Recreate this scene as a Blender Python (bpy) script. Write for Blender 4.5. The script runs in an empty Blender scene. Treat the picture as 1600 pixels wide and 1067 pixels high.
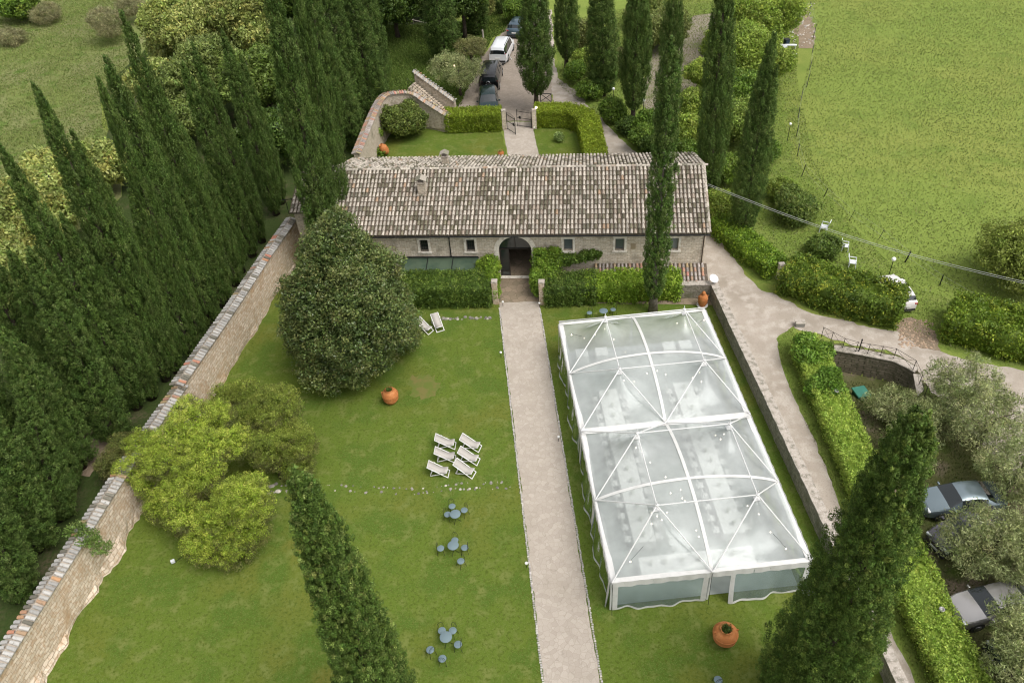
import bpy, math, random
import numpy as np
from mathutils import Vector, Matrix
from mathutils.geometry import tessellate_polygon
sc = bpy.context.scene
PI = math.pi
# ---------------------------------------------------------------- camera
F = 1244.0; H = 38.0
def _n(v): return v / np.linalg.norm(v)
_d = _n(np.array([105., 1417., F])); _y = np.array([-140., -1083., F]); _y = _n(_y - _d*np.dot(_y, _d)); _z = -_d; _x = np.cross(_y, _z)
RW = np.array([_x, _y, _z])                     # rows: world axes seen from the camera (x right, y down, z forward)
cam = bpy.data.cameras.new('camera'); cam.lens = F/1600*36; cam.sensor_width = 36; cam.clip_end = 600; cam.clip_start = .5
co = bpy.data.objects.new('camera', cam); sc.collection.objects.link(co); sc.camera = co
M = Matrix(((RW[0][0], -RW[0][1], -RW[0][2], 0), (RW[1][0], -RW[1][1], -RW[1][2], 0), (RW[2][0], -RW[2][1], -RW[2][2], H), (0, 0, 0, 1)))
co.matrix_world = M
# ---------------------------------------------------------------- light: bright overcast day
SUN_EL, SUN_AZ = math.radians(60), math.radians(128)      # azimuth measured from +y towards +x
w = bpy.data.worlds.new('World'); sc.world = w; w.use_nodes = True
nt = w.node_tree; nt.nodes.clear()
sky = nt.nodes.new('ShaderNodeTexSky'); sky.sky_type = 'NISHITA'; sky.sun_disc = False
sky.sun_elevation = SUN_EL; sky.sun_rotation = SUN_AZ; sky.dust_density = 4; sky.air_density = 1.2; sky.ozone_density = .6
hs = nt.nodes.new('ShaderNodeHueSaturation'); hs.inputs['Saturation'].default_value = .12
bg = nt.nodes.new('ShaderNodeBackground'); bg.inputs[1].default_value = .15
wo = nt.nodes.new('ShaderNodeOutputWorld')
nt.links.new(sky.outputs[0], hs.inputs['Color']); nt.links.new(hs.outputs[0], bg.inputs[0]); nt.links.new(bg.outputs[0], wo.inputs[0])
sl = bpy.data.lights.new('sun', 'SUN'); sl.energy = 1.15; sl.angle = math.radians(34); sl.color = (1, .955, .88)
so = bpy.data.objects.new('sun', sl); sc.collection.objects.link(so)
sd = Vector((math.sin(SUN_AZ)*math.cos(SUN_EL), math.cos(SUN_AZ)*math.cos(SUN_EL), math.sin(SUN_EL)))
so.rotation_euler = sd.to_track_quat('Z', 'Y').to_euler()
sc.view_settings.view_transform = 'Standard'; sc.view_settings.look = 'None'; sc.view_settings.exposure = .5; sc.view_settings.gamma = 1
sc.cycles.max_bounces = 8; sc.cycles.transparent_max_bounces = 24; sc.cycles.use_denoising = True; sc.cycles.denoising_prefilter = 'ACCURATE'; sc.cycles.denoising_input_passes = 'RGB_ALBEDO_NORMAL'; sc.cycles.filter_width = 1.15; sc.cycles.sample_clamp_indirect = 2.5
try: sc.cycles.denoiser = 'OPENIMAGEDENOISE'
except Exception: pass

# ---------------------------------------------------------------- terrain heights and picture -> world
def ss(a): a = np.clip(a, 0, 1); return a*a*(3-2*a)
RWL = [(23.66, 39.30), (25.26, 38.60), (27.26, 37.58), (28.10, 36.38), (27.34, 34.07)]     # line of the retaining wall
PIT = RWL + [(24.6, 31.0), (22.4, 34.5), (22.55, 38.9)]
def segd(px, py, a, b):
    ax, ay = a; bx, by = b; L2 = (bx-ax)**2+(by-ay)**2
    t = np.clip(((px-ax)*(bx-ax)+(py-ay)*(by-ay))/L2, 0, 1)
    return np.hypot(px-ax-t*(bx-ax), py-ay-t*(by-ay))
def inpoly(px, py, poly):
    px = np.asarray(px, float); py = np.asarray(py, float); r = np.zeros(px.shape, bool); n = len(poly)
    for i in range(n):
        x1, y1 = poly[i][:2]; x2, y2 = poly[(i+1) % n][:2]
        if y1 == y2: continue
        c = ((y1 > py) != (y2 > py)) & (px < (x2-x1)*(py-y1)/(y2-y1)+x1); r ^= c
    return r
def hgt(x, y):
    x = np.asarray(x, float); y = np.asarray(y, float)
    m = inpoly(x, y, PIT)
    dS = np.minimum(segd(x, y, PIT[4], PIT[5]), segd(x, y, PIT[5], PIT[6])); dW = segd(x, y, PIT[6], PIT[7])
    return np.where(m, -1.75*np.minimum(ss(dS/3.2), ss(dW/1.4)), 0.0)
def at(px, py, z=None, over=0.0):
    """ground point (or point at height z) seen at a place of the photograph"""
    r = RW @ np.array([px-800, py-533.5, F]); zz = z if z is not None else 0.0
    for k in range(10):
        t = (zz-H)/r[2]; p = r*t + np.array([0, 0, H])
        if z is not None: break
        zz = float(hgt(p[0], p[1])) + over
    return Vector(p)
def A(*pts): return [tuple(at(a, b, 0)[:2]) for a, b in pts]
def zat(base, px, py):
    """height over a base point at which something is seen at (px, py)"""
    r = RW @ _n(np.array([px-800, py-533.5, F])); C = np.array([0, 0, H]); B = np.array(base)
    wv = C-B; dh = r[:2]; t = -np.dot(wv[:2], dh)/np.dot(dh, dh); return Vector(C+t*r)

# ---------------------------------------------------------------- object helpers
C = bpy.data.collections.new('place'); sc.collection.children.link(C)
def tag(o, label=None, cat=None, group=None, kind=None):
    if label: o['label'] = label
    if cat: o['category'] = cat
    if group: o['group'] = group
    if kind: o['kind'] = kind
    return o
def empty(name, loc=(0, 0, 0), rz=0, label=None, cat=None, group=None):
    o = bpy.data.objects.new(name, None); C.objects.link(o); o.location = loc; o.rotation_euler = (0, 0, rz); o.empty_display_size = .2
    return tag(o, label, cat, group)
def link(name, me, parent=None, loc=None, rz=None):
    o = bpy.data.objects.new(name, me); C.objects.link(o)
    if parent is not None: o.parent = parent
    if loc is not None: o.location = loc
    if rz is not None: o.rotation_euler = (0, 0, rz)
    return o
def children(o): return [c for c in C.objects if c.parent == o]
KIDS = {}
def copy_tree(o, parent=None):
    c = o.copy(); C.objects.link(c)
    if parent is not None: c.parent = parent
    for ch in list(o.children): copy_tree(ch, c)
    return c
class MB:
    def __init__(s): s.v = []; s.f = []; s.c = []; s.mi = []
    def add(s, vs, fs, col=(1, 1, 1), mi=0):
        b = len(s.v); s.v += [tuple(p) for p in vs]; s.f += [tuple(b+i for i in f) for f in fs]; s.c += [col]*len(vs); s.mi += [mi]*len(fs); return s
    def box(s, c, d, rz=0, col=(1, 1, 1), tap=1.0, mat=None, mi=0):
        x, y, z = d[0]/2, d[1]/2, d[2]/2; R = mat or Matrix.Rotation(rz, 3, 'Z')
        P = [(-x, -y, -z), (x, -y, -z), (x, y, -z), (-x, y, -z), (-x*tap, -y*tap, z), (x*tap, -y*tap, z), (x*tap, y*tap, z), (-x*tap, y*tap, z)]
        P = [R @ Vector(p)+Vector(c) for p in P]
        return s.add(P, [(3, 2, 1, 0), (4, 5, 6, 7), (0, 1, 5, 4), (1, 2, 6, 5), (2, 3, 7, 6), (3, 0, 4, 7)], col, mi)
    def bar(s, a, b, w_, h_=None, col=(1, 1, 1), mi=0):
        a = Vector(a); b = Vector(b); d = b-a; h_ = h_ or w_
        R = d.to_track_quat('X', 'Z').to_matrix()
        return s.box((a+b)/2, (d.length, w_, h_), mat=R, col=col, mi=mi)
    def tube(s, pts, r, n=8, col=(1, 1, 1), cap=True, mi=0):
        pts = [Vector(p) for p in pts]; rs = r if isinstance(r, (list, tuple)) else [r]*len(pts); vs = []; fs = []
        prev = None
        for i, p in enumerate(pts):
            d = (pts[min(i+1, len(pts)-1)]-pts[max(i-1, 0)]).normalized()
            a = d.orthogonal().normalized() if prev is None else (prev-d*prev.dot(d)).normalized()
            prev = a; b = d.cross(a)
            for k in range(n): t = 2*PI*k/n; vs.append(p+(a*math.cos(t)+b*math.sin(t))*rs[i])
        for i in range(len(pts)-1):
            for k in range(n): k2 = (k+1) % n; fs.append((i*n+k, i*n+k2, (i+1)*n+k2, (i+1)*n+k))
        if cap: fs.append(tuple(range(n-1, -1, -1))); fs.append(tuple(range((len(pts)-1)*n, len(pts)*n)))
        return s.add(vs, fs, col, mi)
    def lathe(s, prof, n=20, c=(0, 0, 0), R=None, col=(1, 1, 1), mi=0):
        vs = []; fs = []; c = Vector(c)
        for r, z in prof:
            for k in range(n):
                p = Vector((r*math.cos(2*PI*k/n), r*math.sin(2*PI*k/n), z)); vs.append((R @ p if R else p)+c)
        for i in range(len(prof)-1):
            for k in range(n): k2 = (k+1) % n; fs.append((i*n+k, i*n+k2, (i+1)*n+k2, (i+1)*n+k))
        if prof[0][0] > 0: fs.append(tuple(range(n-1, -1, -1)))
        if prof[-1][0] > 0: fs.append(tuple(range((len(prof)-1)*n, len(prof)*n)))
        return s.add(vs, fs, col, mi)
    def mesh(s, name, mats, smooth=False, bev=0):
        me = bpy.data.meshes.new(name); me.from_pydata(s.v, [], s.f)
        if not isinstance(mats, (list, tuple)): mats = [mats]
        for m in mats: me.materials.append(m)
        if len(mats) > 1: me.polygons.foreach_set('material_index', s.mi)
        at_ = me.color_attributes.new('Col', 'FLOAT_COLOR', 'POINT')
        at_.data.foreach_set('color', np.array([(*c[:3], 1) for c in s.c], dtype=np.float32).ravel())
        if smooth: me.polygons.foreach_set('use_smooth', [True]*len(me.polygons))
        me.update(); return me
    def build(s, name, mat, parent=None, smooth=False, loc=None, rz=None, bev=0):
        o = link(name, s.mesh(name, mat, smooth), parent, loc, rz)
        if bev: b = o.modifiers.new('edge', 'BEVEL'); b.width = bev; b.segments = 2; b.limit_method = 'ANGLE'
        return o
TINT = {"leaves": (1.8, 1.8, 1.15), "waxy leaves": (1.8, 1.75, 1.25), "cypress sprays": (1.85, 1.95, 1.5)}      # leaf reflectance against the palettes below
def npmesh(name, V, Fc, cols, mat, smooth=False):
    """V (N,3), Fc (M,k) numpy -> mesh"""
    me = bpy.data.meshes.new(name); n, k = Fc.shape
    me.vertices.add(len(V)); me.vertices.foreach_set('co', V.astype(np.float32).ravel())
    me.loops.add(n*k); me.loops.foreach_set('vertex_index', Fc.astype(np.int32).ravel())
    me.polygons.add(n); me.polygons.foreach_set('loop_start', np.arange(0, n*k, k, dtype=np.int32)); me.polygons.foreach_set('loop_total', np.full(n, k, dtype=np.int32))
    if smooth: me.polygons.foreach_set('use_smooth', np.ones(n, bool))
    a = me.color_attributes.new('Col', 'FLOAT_COLOR', 'POINT'); cc = np.ones((len(V), 4), np.float32); cc[:, :3] = np.clip(cols*np.array(TINT.get(mat.name, (1, 1, 1))), 0, .7); a.data.foreach_set('color', cc.ravel())
    me.materials.append(mat); me.update(calc_edges=True); return me

# ---------------------------------------------------------------- materials
def mat(name, col=(.5, .5, .5), rough=.7, metal=0, spec=.5, noise=None, bump=None, attr=False, emit=None, emstr=0, alpha=None, coat=0):
    """noise: list of (scale, detail, colour B, low, high) layers mixed over the base colour"""
    m = bpy.data.materials.new(name); m.use_nodes = True; n = m.node_tree; N = n.nodes; Lk = n.links
    b = N['Principled BSDF']; b.inputs['Roughness'].default_value = rough; b.inputs['Metallic'].default_value = metal
    b.inputs['Specular IOR Level'].default_value = spec; b.inputs['Coat Weight'].default_value = coat
    b.inputs['Base Color'].default_value = (*col, 1)
    tc = N.new('ShaderNodeTexCoord'); cur = None
    if attr:
        a = N.new('ShaderNodeAttribute'); a.attribute_name = 'Col'; cur = a.outputs['Color']
        if attr == 'mul':
            mm = N.new('ShaderNodeMix'); mm.data_type = 'RGBA'; mm.blend_type = 'MULTIPLY'; mm.inputs[0].default_value = 1
            mm.inputs[6].default_value = (*col, 1); Lk.new(cur, mm.inputs[7]); cur = mm.outputs[2]
    for (s, det, cb, lo, hi) in (noise or []):
        t = N.new('ShaderNodeTexNoise'); t.inputs['Scale'].default_value = s; t.inputs['Detail'].default_value = det; Lk.new(tc.outputs['Object'], t.inputs['Vector'])
        r = N.new('ShaderNodeMapRange'); r.inputs[1].default_value = lo; r.inputs[2].default_value = hi; Lk.new(t.outputs[0], r.inputs[0])
        mx = N.new('ShaderNodeMix'); mx.data_type = 'RGBA'; Lk.new(r.outputs[0], mx.inputs[0])
        if cur is None: mx.inputs[6].default_value = (*col, 1)
        else: Lk.new(cur, mx.inputs[6])
        mx.inputs[7].default_value = (*cb, 1); cur = mx.outputs[2]
    if cur is not None: Lk.new(cur, b.inputs['Base Color'])
    if bump:
        t = N.new('ShaderNodeTexNoise'); t.inputs['Scale'].default_value = bump[0]; t.inputs['Detail'].default_value = 6; Lk.new(tc.outputs['Object'], t.inputs['Vector'])
        bp = N.new('ShaderNodeBump'); bp.inputs['Strength'].default_value = bump[1]; bp.inputs['Distance'].default_value = bump[2] if len(bump) > 2 else .03
        Lk.new(t.outputs[0], bp.inputs['Height']); Lk.new(bp.outputs[0], b.inputs['Normal'])
    if emit: b.inputs['Emission Color'].default_value = (*emit, 1); b.inputs['Emission Strength'].default_value = emstr
    if alpha is not None: b.inputs['Alpha'].default_value = alpha
    return m
def leafmat(name, tr=.3, rough=.55, spec=.25):
    m = bpy.data.materials.new(name); m.use_nodes = True; n = m.node_tree; N = n.nodes; Lk = n.links
    b = N['Principled BSDF']; b.inputs['Roughness'].default_value = rough; b.inputs['Specular IOR Level'].default_value = spec
    a = N.new('ShaderNodeAttribute'); a.attribute_name = 'Col'; Lk.new(a.outputs['Color'], b.inputs['Base Color'])
    t = N.new('ShaderNodeBsdfTranslucent'); Lk.new(a.outputs['Color'], t.inputs[0])
    mx = N.new('ShaderNodeMixShader'); mx.inputs[0].default_value = tr; Lk.new(b.outputs[0], mx.inputs[1]); Lk.new(t.outputs[0], mx.inputs[2])
    Lk.new(mx.outputs[0], N['Material Output'].inputs[0]); return m
def stonewall(name, c1, c2, c3, mortar, row=.14, bw=.38, bump=.5, stain=(.2, .17, .12)):
    """coursed rubble: brick texture in wall space, irregular by noise"""
    m = bpy.data.materials.new(name); m.use_nodes = True; n = m.node_tree; N = n.nodes; Lk = n.links; b = N['Principled BSDF']; b.inputs['Roughness'].default_value = .9; b.inputs['Specular IOR Level'].default_value = .2
    tc = N.new('ShaderNodeTexCoord'); sp = N.new('ShaderNodeSeparateXYZ'); Lk.new(tc.outputs['Object'], sp.inputs[0])
    ad = N.new('ShaderNodeMath'); ad.operation = 'ADD'; Lk.new(sp.outputs[0], ad.inputs[0]); Lk.new(sp.outputs[1], ad.inputs[1])
    cb = N.new('ShaderNodeCombineXYZ'); Lk.new(ad.outputs[0], cb.inputs[0]); Lk.new(sp.outputs[2], cb.inputs[1])
    nz = N.new('ShaderNodeTexNoise'); nz.inputs['Scale'].default_value = 2.5; nz.inputs['Detail'].default_value = 3; Lk.new(tc.outputs['Object'], nz.inputs['Vector'])
    vm = N.new('ShaderNodeVectorMath'); vm.operation = 'MULTIPLY_ADD'; vm.inputs[1].default_value = (.16, .16, .16); Lk.new(nz.outputs['Color'], vm.inputs[0]); Lk.new(cb.outputs[0], vm.inputs[2])
    br = N.new('ShaderNodeTexBrick'); br.inputs['Scale'].default_value = 1; br.inputs['Brick Width'].default_value = bw; br.inputs['Row Height'].default_value = row
    br.inputs['Mortar Size'].default_value = .016; br.inputs['Mortar Smooth'].default_value = .4; br.inputs['Color1'].default_value = (*c1, 1); br.inputs['Color2'].default_value = (*c2, 1); br.inputs['Mortar'].default_value = (*mortar, 1)
    Lk.new(vm.outputs[0], br.inputs['Vector'])
    def layer(cur, s, col, lo, hi, det=4):
        t = N.new('ShaderNodeTexNoise'); t.inputs['Scale'].default_value = s; t.inputs['Detail'].default_value = det; Lk.new(tc.outputs['Object'], t.inputs['Vector'])
        r = N.new('ShaderNodeMapRange'); r.inputs[1].default_value = lo; r.inputs[2].default_value = hi; Lk.new(t.outputs[0], r.inputs[0])
        mx = N.new('ShaderNodeMix'); mx.data_type = 'RGBA'; Lk.new(r.outputs[0], mx.inputs[0]); Lk.new(cur, mx.inputs[6]); mx.inputs[7].default_value = (*col, 1); return mx.outputs[2]
    cur = layer(br.outputs[0], 5, c3, .45, .75); cur = layer(cur, .9, stain, .55, .8); Lk.new(cur, b.inputs['Base Color'])
    bp = N.new('ShaderNodeBump'); bp.inputs['Strength'].default_value = bump; bp.inputs['Distance'].default_value = .04; bp.invert = True
    t2 = N.new('ShaderNodeTexNoise'); t2.inputs['Scale'].default_value = 9; t2.inputs['Detail'].default_value = 5; Lk.new(tc.outputs['Object'], t2.inputs['Vector'])
    su = N.new('ShaderNodeMath'); su.operation = 'SUBTRACT'; Lk.new(br.outputs['Fac'], su.inputs[0]); Lk.new(t2.outputs[0], su.inputs[1])
    Lk.new(su.outputs[0], bp.inputs['Height']); Lk.new(bp.outputs[0], b.inputs['Normal']); return m
def paving(name, c1, c2, mortar, scale=1.3, warp=.25):
    """crazy paving: voronoi flags with joints"""
    m = bpy.data.materials.new(name); m.use_nodes = True; n = m.node_tree; N = n.nodes; Lk = n.links; b = N['Principled BSDF']; b.inputs['Roughness'].default_value = .85; b.inputs['Specular IOR Level'].default_value = .25
    tc = N.new('ShaderNodeTexCoord'); nz = N.new('ShaderNodeTexNoise'); nz.inputs['Scale'].default_value = 2; Lk.new(tc.outputs['Object'], nz.inputs['Vector'])
    vm = N.new('ShaderNodeVectorMath'); vm.operation = 'MULTIPLY_ADD'; vm.inputs[1].default_value = (warp,)*3; Lk.new(nz.outputs['Color'], vm.inputs[0]); Lk.new(tc.outputs['Object'], vm.inputs[2])
    def vor(s, feat, out):
        v_ = N.new('ShaderNodeTexVoronoi'); v_.feature = feat; v_.inputs['Scale'].default_value = s; Lk.new(vm.outputs[0], v_.inputs['Vector']); return v_.outputs[out]
    col = vor(scale*2, 'F1', 'Color'); edge = vor(scale*2, 'DISTANCE_TO_EDGE', 'Distance'); sp = N.new('ShaderNodeSeparateColor'); Lk.new(col, sp.inputs[0])
    mx = N.new('ShaderNodeMix'); mx.data_type = 'RGBA'; Lk.new(sp.outputs[0], mx.inputs[0]); mx.inputs[6].default_value = (*c1, 1); mx.inputs[7].default_value = (*c2, 1)
    t = N.new('ShaderNodeTexNoise'); t.inputs['Scale'].default_value = 22; t.inputs['Detail'].default_value = 5; Lk.new(tc.outputs['Object'], t.inputs['Vector'])
    r0 = N.new('ShaderNodeMapRange'); r0.inputs[1].default_value = .35; r0.inputs[2].default_value = .8; r0.inputs[4].default_value = .35; Lk.new(t.outputs[0], r0.inputs[0])
    mxa = N.new('ShaderNodeMix'); mxa.data_type = 'RGBA'; Lk.new(r0.outputs[0], mxa.inputs[0]); Lk.new(mx.outputs[2], mxa.inputs[6]); mxa.inputs[7].default_value = (*mortar, 1)
    tb = N.new('ShaderNodeTexNoise'); tb.inputs['Scale'].default_value = .5; tb.inputs['Detail'].default_value = 4; Lk.new(tc.outputs['Object'], tb.inputs['Vector'])
    rb = N.new('ShaderNodeMapRange'); rb.inputs[1].default_value = .5; rb.inputs[2].default_value = .75; rb.inputs[4].default_value = .45; Lk.new(tb.outputs[0], rb.inputs[0])
    mxc = N.new('ShaderNodeMix'); mxc.data_type = 'RGBA'; Lk.new(rb.outputs[0], mxc.inputs[0]); Lk.new(mxa.outputs[2], mxc.inputs[6]); mxc.inputs[7].default_value = (c1[0]*.75, c1[1]*.74, c1[2]*.68, 1)
    r = N.new('ShaderNodeMapRange'); r.inputs[1].default_value = .0; r.inputs[2].default_value = .045; Lk.new(edge, r.inputs[0])
    r.inputs[3].default_value = .4
    mx2 = N.new('ShaderNodeMix'); mx2.data_type = 'RGBA'; Lk.new(r.outputs[0], mx2.inputs[0]); mx2.inputs[6].default_value = (*mortar, 1); Lk.new(mxc.outputs[2], mx2.inputs[7])
    Lk.new(mx2.outputs[2], b.inputs['Base Color'])
    bp = N.new('ShaderNodeBump'); bp.inputs['Strength'].default_value = .5; bp.inputs['Distance'].default_value = .02; Lk.new(r.outputs[0], bp.inputs['Height']); Lk.new(bp.outputs[0], b.inputs['Normal']); return m
def membrane(name, white=.3, tint=(.95, .97, .97), dif=(.93, .92, .9)):
    m = bpy.data.materials.new(name); m.use_nodes = True; n = m.node_tree; N = n.nodes; Lk = n.links; N.remove(N['Principled BSDF'])
    tr = N.new('ShaderNodeBsdfTransparent'); tr.inputs[0].default_value = (*tint, 1)
    df = N.new('ShaderNodeBsdfDiffuse'); df.inputs[0].default_value = (*dif, 1); tl = N.new('ShaderNodeBsdfTranslucent'); tl.inputs[0].default_value = (*dif, 1)
    a = N.new('ShaderNodeMixShader'); a.inputs[0].default_value = .35; Lk.new(df.outputs[0], a.inputs[1]); Lk.new(tl.outputs[0], a.inputs[2])
    tc = N.new('ShaderNodeTexCoord'); t = N.new('ShaderNodeTexNoise'); t.inputs['Scale'].default_value = 1.1; t.inputs['Detail'].default_value = 5; Lk.new(tc.outputs['Object'], t.inputs['Vector'])
    r = N.new('ShaderNodeMapRange'); r.inputs[1].default_value = .3; r.inputs[2].default_value = .75; r.inputs[3].default_value = white*.86; r.inputs[4].default_value = white*1.14; Lk.new(t.outputs[0], r.inputs[0])
    m1 = N.new('ShaderNodeMixShader'); Lk.new(r.outputs[0], m1.inputs[0]); Lk.new(tr.outputs[0], m1.inputs[1]); Lk.new(a.outputs[0], m1.inputs[2])
    gl = N.new('ShaderNodeBsdfGlossy'); gl.inputs['Roughness'].default_value = .12; gl.inputs[0].default_value = (.9, .95, .97, 1)
    fr = N.new('ShaderNodeFresnel'); fr.inputs[0].default_value = 1.35
    t2 = N.new('ShaderNodeTexNoise'); t2.inputs['Scale'].default_value = 2.2; t2.inputs['Detail'].default_value = 3; Lk.new(tc.outputs['Object'], t2.inputs['Vector'])
    bp = N.new('ShaderNodeBump'); bp.inputs['Strength'].default_value = .35; bp.inputs['Distance'].default_value = .05; Lk.new(t2.outputs[0], bp.inputs['Height']); Lk.new(bp.outputs[0], gl.inputs['Normal']); Lk.new(bp.outputs[0], fr.inputs['Normal'])
    m2 = N.new('ShaderNodeMixShader'); Lk.new(fr.outputs[0], m2.inputs[0]); Lk.new(m1.outputs[0], m2.inputs[1]); Lk.new(gl.outputs[0], m2.inputs[2])
    Lk.new(m2.outputs[0], N['Material Output'].inputs[0]); return m

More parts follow.
